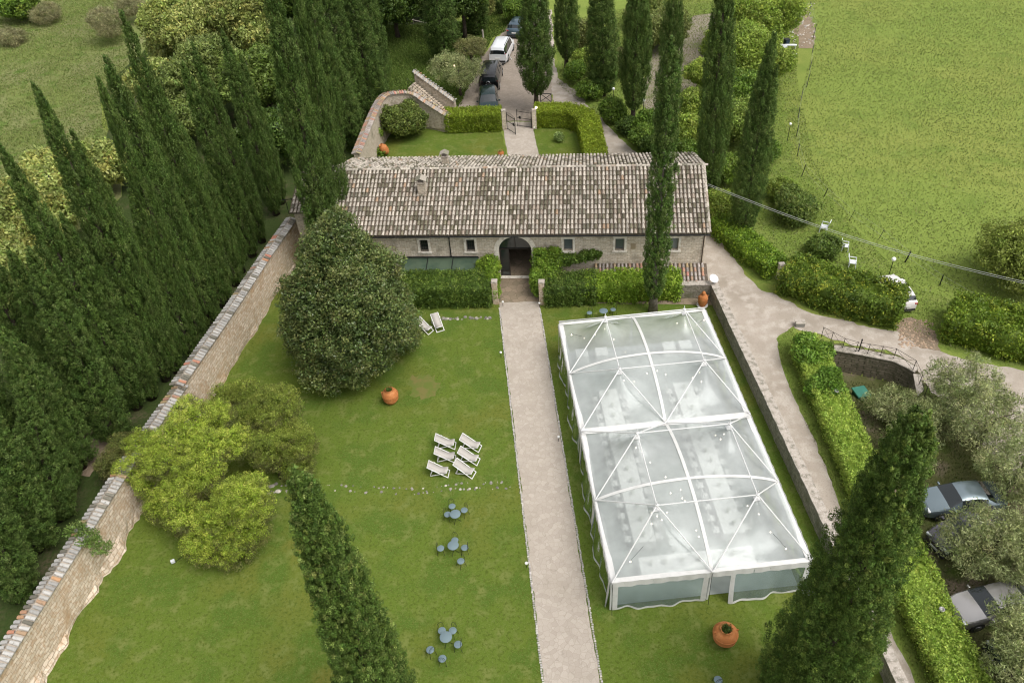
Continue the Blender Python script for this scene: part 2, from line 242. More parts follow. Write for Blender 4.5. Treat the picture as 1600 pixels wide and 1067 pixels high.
MT = dict(
    field=mat('meadow', (.19, .245, .052), .95, spec=.1, noise=[(.07, 3, (.225, .25, .06), .4, .65), (.35, 5, (.14, .195, .038), .5, .72), (6, 5, (.145, .195, .04), .45, .7)], bump=(7, .5, .06)),
    lawn=mat('lawn', (.10, .146, .020), .95, spec=.1, noise=[(.13, 5, (.135, .138, .026), .48, .66), (.4, 5, (.078, .128, .018), .47, .60), (1.3, 6, (.15, .175, .045), .52, .68), (6, 5, (.075, .105, .014), .48, .66), (18, 4, (.15, .18, .05), .52, .75)], bump=(25, .6, .03)),
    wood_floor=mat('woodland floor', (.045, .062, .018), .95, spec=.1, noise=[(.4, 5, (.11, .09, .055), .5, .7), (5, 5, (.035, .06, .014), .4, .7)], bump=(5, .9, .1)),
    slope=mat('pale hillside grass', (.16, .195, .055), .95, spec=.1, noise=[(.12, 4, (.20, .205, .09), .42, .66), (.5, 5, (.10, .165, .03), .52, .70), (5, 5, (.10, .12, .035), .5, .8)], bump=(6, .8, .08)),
    grove=mat('grove floor', (.10, .105, .04), .95, spec=.1, noise=[(.5, 5, (.19, .15, .11), .48, .66), (.8, 4, (.08, .115, .025), .5, .7), (8, 4, (.07, .07, .03), .5, .8)], bump=(9, .8, .05)),
    shade_grass=mat('rank grass', (.10, .15, .028), .95, spec=.1, noise=[(.6, 4, (.14, .19, .045), .45, .7), (6, 5, (.07, .115, .02), .45, .75)], bump=(7, .8, .08)),
    verge=mat('light verge grass', (.15, .205, .04), .95, spec=.1, noise=[(.5, 4, (.185, .225, .055), .45, .7), (2.5, 5, (.10, .15, .025), .5, .72)], bump=(7, .8, .08)),
    gravel=mat('pale gravel', (.40, .345, .29), .95, spec=.1, noise=[(.3, 5, (.31, .265, .215), .45, .7), (1.1, 6, (.46, .405, .35), .46, .62), (16, 5, (.26, .23, .19), .5, .85)], bump=(22, .5, .03)),
    soil=mat('brown soil', (.26, .20, .14), .95, spec=.1, noise=[(.8, 5, (.19, .145, .10), .4, .7), (7, 5, (.36, .3, .24), .55, .8)], bump=(9, .9, .08)),
    greysoil=mat('grey clearing', (.25, .215, .165), .95, spec=.1, noise=[(.25, 5, (.14, .16, .06), .5, .62), (5, 5, (.30, .27, .22), .5, .8)], bump=(9, .6, .05)),
    path=paving('pale flagstones', (.40, .345, .29), (.475, .415, .355), (.27, .235, .19), 1.8),
    court=paving('mottled flagstones', (.22, .175, .12), (.33, .25, .18), (.09, .085, .05), 1.0),
    fore=paving('brown paving', (.29, .24, .195), (.35, .295, .245), (.19, .16, .12), 2.2),
    stone=stonewall('pale coursed stone', (.62, .54, .43), (.78, .70, .59), (.50, .40, .29), (.42, .35, .27)),
    rubble=stonewall('worn rubble', (.54, .44, .33), (.74, .63, .51), (.46, .31, .19), (.40, .31, .22), .22, .5, 1.0, (.46, .30, .17)),
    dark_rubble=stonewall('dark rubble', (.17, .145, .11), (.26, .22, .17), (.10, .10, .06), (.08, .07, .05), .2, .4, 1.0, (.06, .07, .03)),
    grey_rubble=stonewall('grey rubble', (.27, .245, .20), (.37, .33, .27), (.17, .16, .10), (.18, .16, .12), .18, .36, 1.0, (.12, .13, .06)),
    rear_rubble=stonewall('brown grey rubble', (.50, .43, .34), (.60, .52, .42), (.38, .31, .23), (.40, .34, .27), .16, .34, .9, (.17, .16, .10)),
    coping=mat('lichened stone', (.42, .37, .32), .9, spec=.2, noise=[(3, 5, (.22, .2, .16), .45, .65), (14, 4, (.55, .5, .45), .55, .75)], bump=(14, .6, .03)),
    trim=mat('pale dressed stone', (.80, .74, .65), .85, spec=.2, noise=[(4, 4, (.48, .42, .34), .5, .75)], bump=(14, .2, .01)),
    tile=mat('weathered tile', (1, 1, 1), .85, spec=.2, attr=True, noise=[(9, 5, (.12, .105, .07), .57, .78)], bump=(18, .4, .015)),
    deck=mat('tile channels', (.115, .09, .068), .95, spec=.1, noise=[(6, 4, (.21, .165, .13), .5, .75), (1, 3, (.07, .065, .035), .5, .7)]),
    mortar=mat('mortar', (.42, .36, .30), .9, noise=[(8, 4, (.3, .26, .2), .45, .7)]),
    dark=mat('dark metal', (.02, .022, .022), .5, .6),
    iron=mat('rusty iron', (.035, .03, .027), .7, .4, noise=[(20, 3, (.09, .055, .035), .55, .7)]),
    pipe=mat('copper brown pipe', (.10, .07, .05), .5, .6),
    glassdark=mat('dark window glass', (.02, .027, .027), .08, spec=.8),
    greyglass=mat('grey window glass', (.09, .11, .115), .12, spec=.8),
    curtain=mat('grey shutter', (.20, .22, .21), .6),
    woodframe=mat('window wood', (.22, .20, .17), .6),
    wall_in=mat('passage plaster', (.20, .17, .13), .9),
    tarp=mat('green awning canvas', (.075, .105, .07), .95, spec=.1, noise=[(1.2, 4, (.05, .08, .055), .45, .7)], bump=(2, .4, .05)),
    terra=mat('terracotta', (.42, .15, .045), .75, spec=.3, noise=[(3, 5, (.52, .22, .08), .45, .7), (9, 4, (.30, .115, .045), .55, .75)], bump=(8, .2, .01)),
    potsoil=mat('potting soil', (.03, .028, .015), .95),
    white=mat('white paint', (.70, .69, .665), .5),
    plastic=mat('white plastic', (.68, .70, .72), .4),
    sling=mat('beige sling canvas', (.42, .39, .355), .85),
    slingwhite=mat('folded white fabric', (.76, .73, .69), .85),
    blue=mat('grey blue paint', (.15, .205, .225), .6, .0, spec=.3),
    pvcwhite=mat('white awning cloth', (.64, .63, .61), .6, spec=.25, noise=[(3, 3, (.58, .57, .55), .45, .7)]),
    frame=mat('white aluminium', (.66, .655, .645), .4, .0),
    membrane=membrane('clear roof membrane', .47, (.93, .965, .96), (.82, .84, .83)), sidefilm=membrane('clear side film', .24, (.80, .90, .89), (.68, .80, .79)),
    cloth=mat('white tablecloth', (.78, .765, .74), .8),
    floorb=mat('grey floor boards', (.30, .325, .30), .6, noise=[(.8, 3, (.37, .39, .365), .4, .7)]),
    bulb=mat('glowing bulb', (1, .9, .75), .4, emit=(1, .86, .7), emstr=2.5),
    globe=mat('white lamp globe', (.85, .84, .82), .3),
    lit=mat('lit lamp', (1, .85, .65), .4, emit=(1, .75, .5), emstr=5),
    greenbox=mat('green lid', (.03, .17, .12), .5, noise=[(4, 3, (.045, .21, .15), .5, .7)]),
    greymetal=mat('grey metal', (.33, .32, .31), .5, .4),
    bark=mat('cypress bark', (.22, .19, .165), .95, spec=.1, noise=[(4, 5, (.13, .105, .085), .4, .7)], bump=(9, .8, .04)),
    darkbark=mat('dark bark', (.07, .055, .042), .95, spec=.1, noise=[(5, 5, (.12, .10, .08), .5, .7)], bump=(9, .8, .04)),
    stones=mat('loose stones', (1, 1, 1), .9, attr=True, bump=(12, .5, .02)),
    grassblade=leafmat('grass blades', .35, .6, .15),
    leaf=leafmat('leaves', .28, .5, .3), cypleaf=leafmat('cypress sprays', .22, .6, .2), waxy=leafmat('waxy leaves', .2, .38, .45),
    tyre=mat('tyre rubber', (.02, .02, .02), .8), rim=mat('alloy rim', (.35, .35, .36), .3, .9), chrome=mat('chrome', (.6, .6, .62), .15, 1),
    carglass=mat('car glass', (.015, .02, .022), .04, spec=1.0), redlight=mat('red lamp lens', (.45, .02, .015), .2), clearlight=mat('clear lamp lens', (.6, .62, .64), .1, spec=1),
    plate=mat('number plate', (.75, .75, .73), .4), trimblack=mat('black plastic trim', (.025, .025, .026), .5),
    cable=mat('pale cable', (.42, .42, .40), .5), concrete=mat('concrete', (.36, .33, .29), .9, noise=[(5, 4, (.26, .24, .2), .45, .7)]),
)
def paint(name, col, metal=.3, rough=.25): return mat(name, col, rough, metal, spec=.6, coat=.6)

# ---------------------------------------------------------------- foliage
def rng(seed): return np.random.default_rng(seed)
def unit(v): return v/np.maximum(np.linalg.norm(v, axis=-1, keepdims=True), 1e-9)
def quads(P, Nn, a, L, W, cols, fold=.25):
    """leaf shaped diamonds, folded a little along their middle: P centre, Nn normal, a direction"""
    n = len(P); b = unit(np.cross(Nn, a)); a = unit(np.cross(b, Nn)); L = L[:, None]; W = W[:, None]
    V = np.stack([P-a*L*.5, P+b*W*.5-Nn*W*fold, P+a*L*.5, P-b*W*.5-Nn*W*fold], 1).reshape(-1, 3)
    Fc = np.arange(n*4).reshape(n, 4); return V, Fc, np.repeat(cols, 4, 0)
def pal(r, n, cols, jit=.12):
    c = np.array(cols)[r.integers(0, len(cols), n)]; return c*(1+r.normal(0, jit, (n, 1)))*(1+r.normal(0, jit*.3, (n, 3)))
def clumps(r, Cn, Rd, up, per, ls, asp, base, jit=.16, upmix=.5, axis=None, spread=.6, minz=-1., cull=None):
    """leaves on ellipsoidal clumps. Cn centres, Rd radii (n,3), up: preferred leaf direction (n,3), base: clump colour (n,3)"""
    n = len(Cn); per = int(per); d = unit(r.normal(0, 1, (n, per, 3))); d[..., 2] = np.where(d[..., 2] < minz, -d[..., 2], d[..., 2])
    rr = r.uniform(.72, 1.06, (n, per, 1)); off = d*rr*Rd[:, None, :]
    if axis is not None:      # align clump z with axis
        z = unit(axis); x = unit(np.cross(z, r.normal(0, 1, z.shape))); y = np.cross(z, x)
        off = off[..., 0:1]*x[:, None]+off[..., 1:2]*y[:, None]+off[..., 2:3]*z[:, None]; d = d[..., 0:1]*x[:, None]+d[..., 1:2]*y[:, None]+d[..., 2:3]*z[:, None]
    P = (Cn[:, None]+off).reshape(-1, 3); Nn = unit(d.reshape(-1, 3)+r.normal(0, spread, (n*per, 3)))
    a = unit(np.repeat(up, per, 0)*upmix+r.normal(0, 1, (n*per, 3))*(1-upmix)+d.reshape(-1, 3)*.3)
    L = ls*r.uniform(.6, 1.35, n*per); cols = np.repeat(base, per, 0)*(1+r.normal(0, jit, (n*per, 1)))
    return quads(P, Nn, a, L, L*asp, np.clip(cols, .004, .8))
def joinm(parts):
    V = []; Fc = []; Cc = []; b = 0
    for v_, f_, c_ in parts: V.append(v_); Fc.append(f_+b); Cc.append(c_); b += len(v_)
    return np.concatenate(V), np.concatenate(Fc), np.concatenate(Cc)
def lowpass(r, P, k, amp=1.0):
    """cheap smooth noise in space"""
    o = np.zeros(len(P))
    for i in range(5):
        q = r.normal(0, k, 3); o += np.sin(P @ q + r.uniform(0, 6.28))
    return o/5*amp
def cyp_radius(t, kind):
    t = np.clip(t, 0, 1)
    if kind == 'spire': s = np.interp(t, [0, .04, .15, .35, .6, .8, .93, 1], [.35, .68, .95, 1, .80, .52, .27, .06])
    elif kind == 'column': s = np.interp(t, [0, .04, .12, .4, .7, .9, .97, 1], [.45, .8, .95, 1, .88, .66, .42, .15])
    elif kind == 'club': s = np.interp(t, [0, .06, .18, .35, .6, .85, 1], [.25, .62, .93, 1, .82, .5, .1])
    else: s = np.interp(t, [0, .1, .3, .5, .7, .85, .95, 1], [.9, 1, .90, .72, .57, .44, .30, .12])
    return s
def cypress_mesh(name, seed, h, R, kind='spire', z0=.3, dens=1., ls=.17, cols=((.035, .058, .014), (.048, .074, .019), (.06, .088, .025)), tips=(.075, .10, .035), cl=.30):
    r = rng(seed); n = int(h*R*34*dens); tt = r.uniform(0, 1, n*3); keep = r.uniform(0, 1, n*3) < (cyp_radius(tt, kind)*.9+.12); t = tt[keep][:n]; n = len(t)
    th = r.uniform(0, 2*PI, n); ph = r.uniform(0, 6.28, 6)
    lobe = 1+.13*np.sin(2*th+ph[0]+2*t)+.09*np.sin(5*th+ph[1]+5*t)+.07*np.sin(9*th+ph[2]-8*t)+.06*np.sin(22*t+ph[3]+3*th)
    rad = R*cyp_radius(t, kind)*lobe*r.uniform(.74, 1.02, n); z = z0+t*(h-z0)
    Cn = np.stack([rad*np.cos(th), rad*np.sin(th), z], 1); sc_ = (.55+.45*cyp_radius(t, kind))*r.uniform(.7, 1.3, n)
    Rd = np.stack([cl*.70*sc_, cl*.70*sc_, cl*1.35*sc_], 1); ax = unit(np.stack([np.cos(th)*.28, np.sin(th)*.28, np.ones(n)], 1)+r.normal(0, .1, (n, 3)))
    base = pal(r, n, cols, .14)*(1+.22*lowpass(r, Cn, 1.2))[:, None]; tm = r.uniform(0, 1, n) < .12; base[tm] = pal(r, int(tm.sum()), [tips], .15)
    P1 = clumps(r, Cn, Rd, ax, 52, ls, .42, base, .22, .7, ax, .55)
    # stray sprigs standing out of the outline
    m = int(n*.10); i = r.integers(0, n, m); c2 = Cn[i]*np.array([1.0, 1.0, 1]); c2[:, :2] *= r.uniform(1.0, 1.07, (m, 1)); c2[:, 2] += .2
    P2 = clumps(r, c2, Rd[i]*np.array([.45, .45, .8]), ax[i], 12, ls*.95, .4, base[i]*1.15, .2, .8, ax[i], .5)
    # inner foliage of the crown
    m = int(n*.45); i = r.integers(0, n, m); c3 = Cn[i].copy(); c3[:, :2] *= r.uniform(.35, .8, (m, 1)); c3[:, 2] += r.uniform(-.3, .3, m)
    P3 = clumps(r, c3, Rd[i]*np.array([1.3, 1.3, 1.3]), ax[i], 16, ls*1.7, .55, base[i], .15, .6, ax[i], .7)
    V, Fc, Cc = joinm([P1, P2, P3]); return npmesh(name, V, Fc, Cc, MT['cypleaf'])
def trunk_mesh(name, h, r0, r1, seed=0, wob=.1, n=9, m='darkbark'):
    rd = random.Random(seed); pts = []; rs = []
    for i in range(8):
        t = i/7; pts.append((rd.uniform(-wob, wob)*t, rd.uniform(-wob, wob)*t, h*t-.15)); rs.append(r0+(r1-r0)*t+(r0*.5 if i == 0 else 0))
    return MB().tube(pts, rs, n).mesh(name, MT[m], True)
def orient(o, B, T):
    q = (T-B).normalized().to_track_quat('Z', 'Y'); o.rotation_euler = q.to_euler(); o.location = B
def crown_mesh(name, seed, lumps, leafs, cols, ls=.12, asp=.5, cl=.32, dens=1., shade=.25, matn='leaf', spread=.7, droop=0, core=.42, per=26, tips=None, jit=.18, scatter=.0, low=None):
    """lumps: (x,y,z,rx,ry,rz); clumps are laid over the surface of the lumps, leaves over the clumps"""
    r = rng(seed); parts = []; big = lumps
    if lumps[0][3] > .45:
        rs_ = random.Random(seed); ex = []
        for (x, y, z, rx, ry, rz) in lumps:
            for _ in range(5):
                d = Vector((rs_.gauss(0, 1), rs_.gauss(0, 1), rs_.gauss(.5, 1))).normalized(); k = rs_.uniform(.28, .45); ex.append((x+d.x*rx*.82, y+d.y*ry*.82, z+d.z*rz*.82, rx*k, ry*k, rz*k))
        lumps = [(x, y, z, a*.93, b*.93, c*.93) for (x, y, z, a, b, c) in lumps]+ex
    Cs = []; Ns = []
    for (x, y, z, rx, ry, rz) in lumps:
        n = max(8, int(dens*4*PI*((rx*ry+ry*rz+rx*rz)/3)/(cl*cl*1.15))); d = unit(r.normal(0, 1, (n, 3)))
        k = r.uniform(.86, 1.07+scatter, (n, 1)); p = d*k*np.array([rx, ry, rz])+np.array([x, y, z])
        inside = np.zeros(n, bool)
        for q in lumps:
            if q == (x, y, z, rx, ry, rz): continue
            inside |= (((p-np.array(q[:3]))/np.array(q[3:]))**2).sum(1) < .62
        Cs.append(p[~inside]); Ns.append(d[~inside])
    Cn = np.concatenate(Cs); Nn = np.concatenate(Ns); ok = Cn[:, 2] > .1; Cn = Cn[ok]; Nn = Nn[ok]; n = len(Cn)
    s = r.uniform(.55, 1.45, n); Rd = np.stack([cl*s, cl*s, cl*s*.8], 1)
    base = pal(r, n, cols, .12)*(1+shade*lowpass(r, Cn, .9))[:, None]
    if tips is not None: tm = r.uniform(0, 1, n) < .14; base[tm] = pal(r, int(tm.sum()), [tips], .12)
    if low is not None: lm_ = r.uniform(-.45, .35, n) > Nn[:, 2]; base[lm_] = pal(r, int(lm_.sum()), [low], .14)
    up = unit(Nn+np.array([0, 0, .5-droop*1.6]))
    parts.append(clumps(r, Cn, Rd, up, per, ls, asp, base, jit, .45+droop*.2, None, spread))
    if core:        # inner foliage
        for (x, y, z, rx, ry, rz) in big:
            m = max(6, int(.42*4*PI*((rx*ry+ry*rz+rx*rz)/3)/(cl*cl*1.3))); d = unit(r.normal(0, 1, (m, 3))); c3 = d*r.uniform(.35, .78, (m, 1))*np.array([rx, ry, rz])+np.array([x, y, z]); c3 = c3[c3[:, 2] > .1]; m = len(c3)
            parts.append(clumps(r, c3, np.full((m, 3), cl*1.3), unit(c3-np.array([x, y, z])), 13, ls*1.5, max(asp, .4), pal(r, m, cols[:1], .1), .15, .4, None, .8))
    V, Fc, Cc = joinm(parts); return npmesh(name, V, Fc, Cc, MT[matn])
def hedge_mesh(name, seed, path, width, h, cols, ls=.09, cl=.17, dens=1., rough=.06, matn='leaf', wprof=None, per=20, tips=None, wild=0, asp=.55, jit=.2, hprof=None):
    """a clipped or loose hedge along a path of (x,y)"""
    r = rng(seed); P = np.array(path, float); sg = np.hypot(*(P[1:]-P[:-1]).T); S = np.concatenate([[0], np.cumsum(sg)]); Ln = S[-1]
    def pos(s):
        x = np.interp(s, S, P[:, 0]); y = np.interp(s, S, P[:, 1]); e = .15
        tx = np.interp(s+e, S, P[:, 0])-np.interp(s-e, S, P[:, 0]); ty = np.interp(s+e, S, P[:, 1])-np.interp(s-e, S, P[:, 1]); l = np.hypot(tx, ty)+1e-9
        return x, y, -ty/l, tx/l
    wf = lambda s: width*(np.interp(s/Ln, *wprof) if wprof else 1.0)
    hf = lambda s: h*(np.interp(s/Ln, *hprof) if hprof else 1.0)
    q = dens/(cl*cl*.75); nt_ = int(Ln*width*q); ns_ = int(Ln*h*q); ne = int(width*h*q)
    s = []; l = []; z = []; nn = []
    a = r.uniform(0, Ln, nt_); s.append(a); l.append(r.uniform(-.5, .5, nt_)); z.append(np.ones(nt_)); nn.append(np.tile([0, 0, 1.], (nt_, 1)))
    for sd_ in (-1, 1):
        a = r.uniform(0, Ln, ns_); s.append(a); l.append(np.full(ns_, sd_*.5)); z.append(r.uniform(.03, 1, ns_)); _, _, nx, ny = pos(a); nn.append(np.stack([nx*sd_, ny*sd_, np.zeros(ns_)], 1))
    for e in (0, Ln):
        _, _, nx, ny = pos(np.array([e])); tx, ty = ny[0], -nx[0]; k = -1 if e == 0 else 1
        s.append(np.full(ne, e)); l.append(r.uniform(-.5, .5, ne)); z.append(r.uniform(.03, 1, ne)); nn.append(np.tile([tx*k, ty*k, 0.], (ne, 1)))
    s = np.concatenate(s); l = np.concatenate(l); z = np.concatenate(z); nn = np.concatenate(nn); x, y, nx, ny = pos(s)
    W = wf(s); Hh = hf(s); Cn = np.stack([x+nx*l*W, y+ny*l*W, z*Hh], 1)
    if wild:
        bulge = wild*(lowpass(r, Cn, 1.3)+.6*lowpass(r, Cn, 3)); Cn += nn*bulge[:, None]
    Cn += nn*(r.normal(-cl*.4, rough, (len(s), 1)))+r.normal(0, rough*.4, (len(s), 3)); n = len(Cn)
    Cn[:, 2] = np.maximum(Cn[:, 2], .06)
    Rd = cl*np.stack([r.uniform(.7, 1.25, n)]*3, 1); base = pal(r, n, cols, .10)*(1+.14*lowpass(r, Cn, .8)+.10*lowpass(r, Cn, 3))[:, None]
    if tips is not None: tm = r.uniform(0, 1, n) < .15; base[tm] = pal(r, int(tm.sum()), [tips], .1)
    pa = clumps(r, Cn, Rd, unit(nn+np.array([0, 0, .4])), per, ls, asp, base, jit, .5, None, .7)
    m = max(2, int(Ln/.6)); se = np.linspace(0, Ln, m+1); x, y, nx, ny = pos(se); W = wf(se)*.5-.16-wild*.5+0*se; Hc = np.maximum(hf(se)-.16-wild*.5+0*se, .2)
    se_in = np.ones(m+1); V = []
    for i in range(m+1):
        for (lk, zk) in ((-1, 0.02), (-1, 1), (1, 1), (1, 0.02)): V.append((x[i]+nx[i]*lk*W[i], y[i]+ny[i]*lk*W[i], Hc[i]*zk if zk == 1 else .02))
    V = np.array(V); d0 = unit(P[1]-P[0])*.15; d1 = unit(P[-1]-P[-2])*.15; V[:4, :2] += d0; V[-4:, :2] -= d1
    Fq = [(i*4+k, i*4+(k+1) % 4, (i+1)*4+(k+1) % 4, (i+1)*4+k) for i in range(m) for k in range(4)]+[(0, 1, 2, 3), (m*4+3, m*4+2, m*4+1, m*4)]
    V, Fc, Cc = joinm([pa, (V, np.array(Fq), np.repeat([cols[0]], len(V), 0))]); return npmesh(name, V, Fc, Cc, MT[matn])
def grass_mesh(name, seed, poly, n, h, cols, holes=(), wd=.35, fat=.3, clump=0, z0=0.):
    r = rng(seed); P = np.array(poly); lo = P.min(0); hi = P.max(0); xs = r.uniform(lo[0], hi[0], n*3); ys = r.uniform(lo[1], hi[1], n*3)
    if clump:
        Q = np.stack([xs, ys, np.zeros_like(xs)], 1); f = lowpass(r, Q, .5)+lowpass(r, Q, 2.3); k = f > r.normal(clump-1.2, .9, len(f)); xs = xs[k]; ys = ys[k]
    k = inpoly(xs, ys, poly)
    for ho in holes: k &= ~inpoly(xs, ys, ho)
    xs = xs[k][:n]; ys = ys[k][:n]; m = len(xs); th = r.uniform(0, 6.28, m); L = h*r.uniform(.5, 1.5, m); z = hgt(xs, ys)+z0
    B = np.stack([xs, ys, z], 1); dr = np.stack([np.cos(th), np.sin(th), np.zeros(m)], 1); sd_ = np.stack([-np.sin(th), np.cos(th), np.zeros(m)], 1)
    tip = B+dr*(L*wd)[:, None]+r.normal(0, .3, (m, 3))*L[:, None]*np.array([1, 1, 0])+np.array([0, 0, 1.])*L[:, None]; wv = (L*fat)[:, None]
    V = np.stack([B-sd_*wv*.5, B+sd_*wv*.5, tip], 1).reshape(-1, 3); c = pal(r, m, cols, .15)*(1+.18*lowpass(r, B, .35)+.15*lowpass(r, B, 1.5))[:, None]; return npmesh(name, V, np.arange(m*3).reshape(m, 3), np.repeat(np.clip(c, .01, .6), 3, 0), MT['grassblade'])

# ================================================================ THE SETTING
def sheet(name, poly, z, m, amp=0., step=.4, seed=1, kind='structure', thick=0):
    r = random.Random(seed); pts = []
    for i in range(len(poly)):
        a = Vector(poly[i][:2]); b = Vector(poly[(i+1) % len(poly)][:2]); n = max(1, int((b-a).length/step)) if amp else 1
        nr = Vector((-(b-a).y, (b-a).x)).normalized() if (b-a).length else Vector((0, 0))
        ph = r.uniform(0, 6)
        for k in range(n):
            t = k/n; o = (math.sin(k*.37+ph)*.5+math.sin(k*1.1+ph*2)*.3+r.uniform(-.6, .6))*amp if k else 0
            p = a.lerp(b, t)+nr*o; pts.append((p.x, p.y, z))
    tri = tessellate_polygon([[Vector(p) for p in pts]]); o = MB().add(pts, [tuple(t) for t in tri]).build(name, m)
    me = o.data
    import bmesh
    bm = bmesh.new(); bm.from_mesh(me); bmesh.ops.recalc_face_normals(bm, faces=bm.faces)
    if bm.faces and sum(f.normal.z for f in bm.faces) < 0: bmesh.ops.reverse_faces(bm, faces=bm.faces)
    bm.to_mesh(me); bm.free(); return tag(o, kind=kind)
def gridsheet(name, xs, ys, m, dz=0., poly=None, noise=0.):
    X, Y = np.meshgrid(xs, ys); Z = hgt(X, Y)+dz; V = np.stack([X, Y, Z], -1).reshape(-1, 3); nx = len(xs)
    i, j = np.meshgrid(np.arange(len(ys)-1), np.arange(nx-1), indexing='ij'); a = (i*nx+j).ravel(); Fc = np.stack([a, a+1, a+nx+1, a+nx], 1)
    if poly is not None: c = V[Fc].mean(1); Fc = Fc[inpoly(c[:, 0], c[:, 1], poly)]
    me = npmesh(name, V, Fc, np.ones((len(V), 3)), m, True); return tag(link(name, me), kind='structure')
xs = np.concatenate([np.arange(-190, 21, 6.), np.arange(21, 30, .3), np.arange(30, 260, 6.)]); ys = np.concatenate([np.arange(-30, 30, 5.), np.arange(30, 41, .3), np.arange(41, 330, 6.)])
gridsheet('ground', xs, ys, MT['field'])
WPATH = [(-27.2, 9), (-24.75, 20.6), (-23.25, 26.9), (-22.6, 29.9), (-21.1, 36.1), (-18.25, 46.4), (-16.95, 52.0), (-15.0, 59.2)]
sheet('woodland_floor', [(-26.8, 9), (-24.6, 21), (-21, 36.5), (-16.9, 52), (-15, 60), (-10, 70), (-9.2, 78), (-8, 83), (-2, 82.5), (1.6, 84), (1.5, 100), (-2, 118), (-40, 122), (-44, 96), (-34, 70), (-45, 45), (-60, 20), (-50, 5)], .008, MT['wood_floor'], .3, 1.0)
sheet('hillside', [(-190, 20), (-60, 20), (-40, 45), (-34, 70), (-44, 96), (-40, 122), (-30, 160), (-60, 230), (-190, 230)], .006, MT['slope'], .5, 2.0)
sheet('grass_bank', [tuple(at(a, b, 0)[:2]) for a, b in [(598, 60), (680, 70), (745, 150), (720, 165), (600, 150), (570, 250), (540, 235)]], .012, MT['shade_grass'], .3)
sheet('wild_verge', A((868, 160), (905, 190), (1000, 245), (1117, 360), (1160, 421), (1260, 480), (1404, 512), (1470, 545), (1600, 575), (1600, 520), (1420, 440), (1340, 360), (1240, 250), (1215, 120), (1180, 0), (1040, 10), (870, 40)), .008, MT['verge'], .3)
gridsheet('grove_floor', np.arange(18.2, 60, .3), np.arange(5, 41, .3), MT['grove'], .012, [(18.6, 5), (19.2, 28), (20.5, 41), (22.4, 40.6), (27.8, 38.1), (29.6, 35.5), (31.5, 31.5), (34.5, 29.5), (40, 24), (60, 10), (60, 5)])
LAWN = [(-27.5, 8), (-25, 20.6), (-23.6, 26.0), (-23, 28.5), (-21.6, 34), (-18.8, 43), (-17.2, 49), (-16.6, 52.4), (-12, 53), (16.9, 48.6), (17.2, 9)]
sheet('lawn', LAWN, .02, MT['lawn'], .12, .5)
REAR = A((597, 245), (603, 203), (650, 197), (702, 200), (790, 168), (790, 262), (590, 262))
sheet('rear_lawn', [(-9.4, 66), (-9.2, 74), (-8.9, 79), (-7, 81), (-2.6, 79.2), (-2, 79), (3.3, 78.5), (3.45, 63)], .018, MT['lawn'], .1, .5)
sheet('rear_lawn_strip', [(6.45, 62.5), (6.5, 76.5), (12.2, 76), (12.6, 70), (12.3, 62)], .018, MT['lawn'], .05, .5)
road_pts = A((862, 16), (866, 96), (871, 121), (899, 143), (929, 176), (965, 212), (998, 245)) + [(20.2, 60.5)] + A((1119, 366), (1131, 389), (1154, 414), (1162, 424), (1184, 450), (1219, 466), (1253, 484), (1284, 494), (1333, 503), (1358, 512), (1404, 518), (1430, 528), (1469, 549), (1531, 568), (1600, 580), (1690, 600)) \
    + A((1690, 830), (1600, 760), (1530, 690), (1478, 640), (1447, 600), (1432, 572), (1395, 552), (1345, 541), (1293, 528), (1240, 512), (1216, 529), (1220, 562), (1233, 598), (1259, 657), (1292, 730), (1318, 802), (1345, 860)) + [(18.9, 17), (19.2, 5), (17.2, 5), (17.3, 30), (17.1, 46), (17.2, 50), (17.4, 60), (15.5, 66)] + A((940, 245), (935, 203), (918, 176), (866, 165), (862, 137), (845, 110), (850, 60), (845, 16))
sheet('gravel_road', road_pts, .03, MT['gravel'], .16, .35, 3)
sheet('forecourt', A((702, 190), (742, 120), (757, 85), (790, 45), (812, 0), (850, 0), (862, 60), (862, 165), (838, 175), (838, 190), (790, 190)), .036, MT['fore'], .1, .4)
sheet('stone_path', [(.97, 48.0), (1.0, 36), (.98, 18), (.98, 4), (3.62, 4), (3.66, 18), (3.83, 34), (3.98, 47.6)], .042, MT['path'], .05, .25, 5)
sheet('rear_path', [(3.5, 62), (3.5, 78.5), (6.55, 77.9), (6.5, 61.5)], .045, MT['path'], .04, .3, 6)
sheet('courtyard', [(-12, 50.2), (.9, 47.9), (4.1, 47.5), (17.0, 45.2), (17.1, 49.2), (5, 51.0), (4.3, 57), (1.2, 57.4), (.2, 51.8), (-12, 54)], .040, MT['court'], .03, .4)
sheet('clearing', A((1010, 170), (1000, 130), (1030, 60), (1085, 25), (1130, 20), (1112, 90), (1060, 175), (1030, 185)), .022, MT['greysoil'], .4, 1.0)
sheet('bare_patch', A((1222, 5), (1262, 12), (1274, 45), (1270, 76), (1248, 76), (1240, 45), (1210, 15)), .022, MT['soil'], .3, .6)
sheet('track_mouth', A((1402, 518), (1405, 500), (1425, 496), (1455, 515), (1470, 548), (1440, 545)), .034, MT['soil'], .2, .4)
sheet('earth_track', A((105, 690), (150, 650), (175, 690), (140, 745), (110, 730)), .02, MT['soil'], .2, .4)
sheet('worn_patch', A((640, 590), (680, 585), (690, 605), (670, 622), (640, 618)), .024, mat('thin brown turf', (.15, .135, .035), .95, noise=[(1.5, 5, (.105, .135, .02), .42, .58)]), .3, .2, 8)

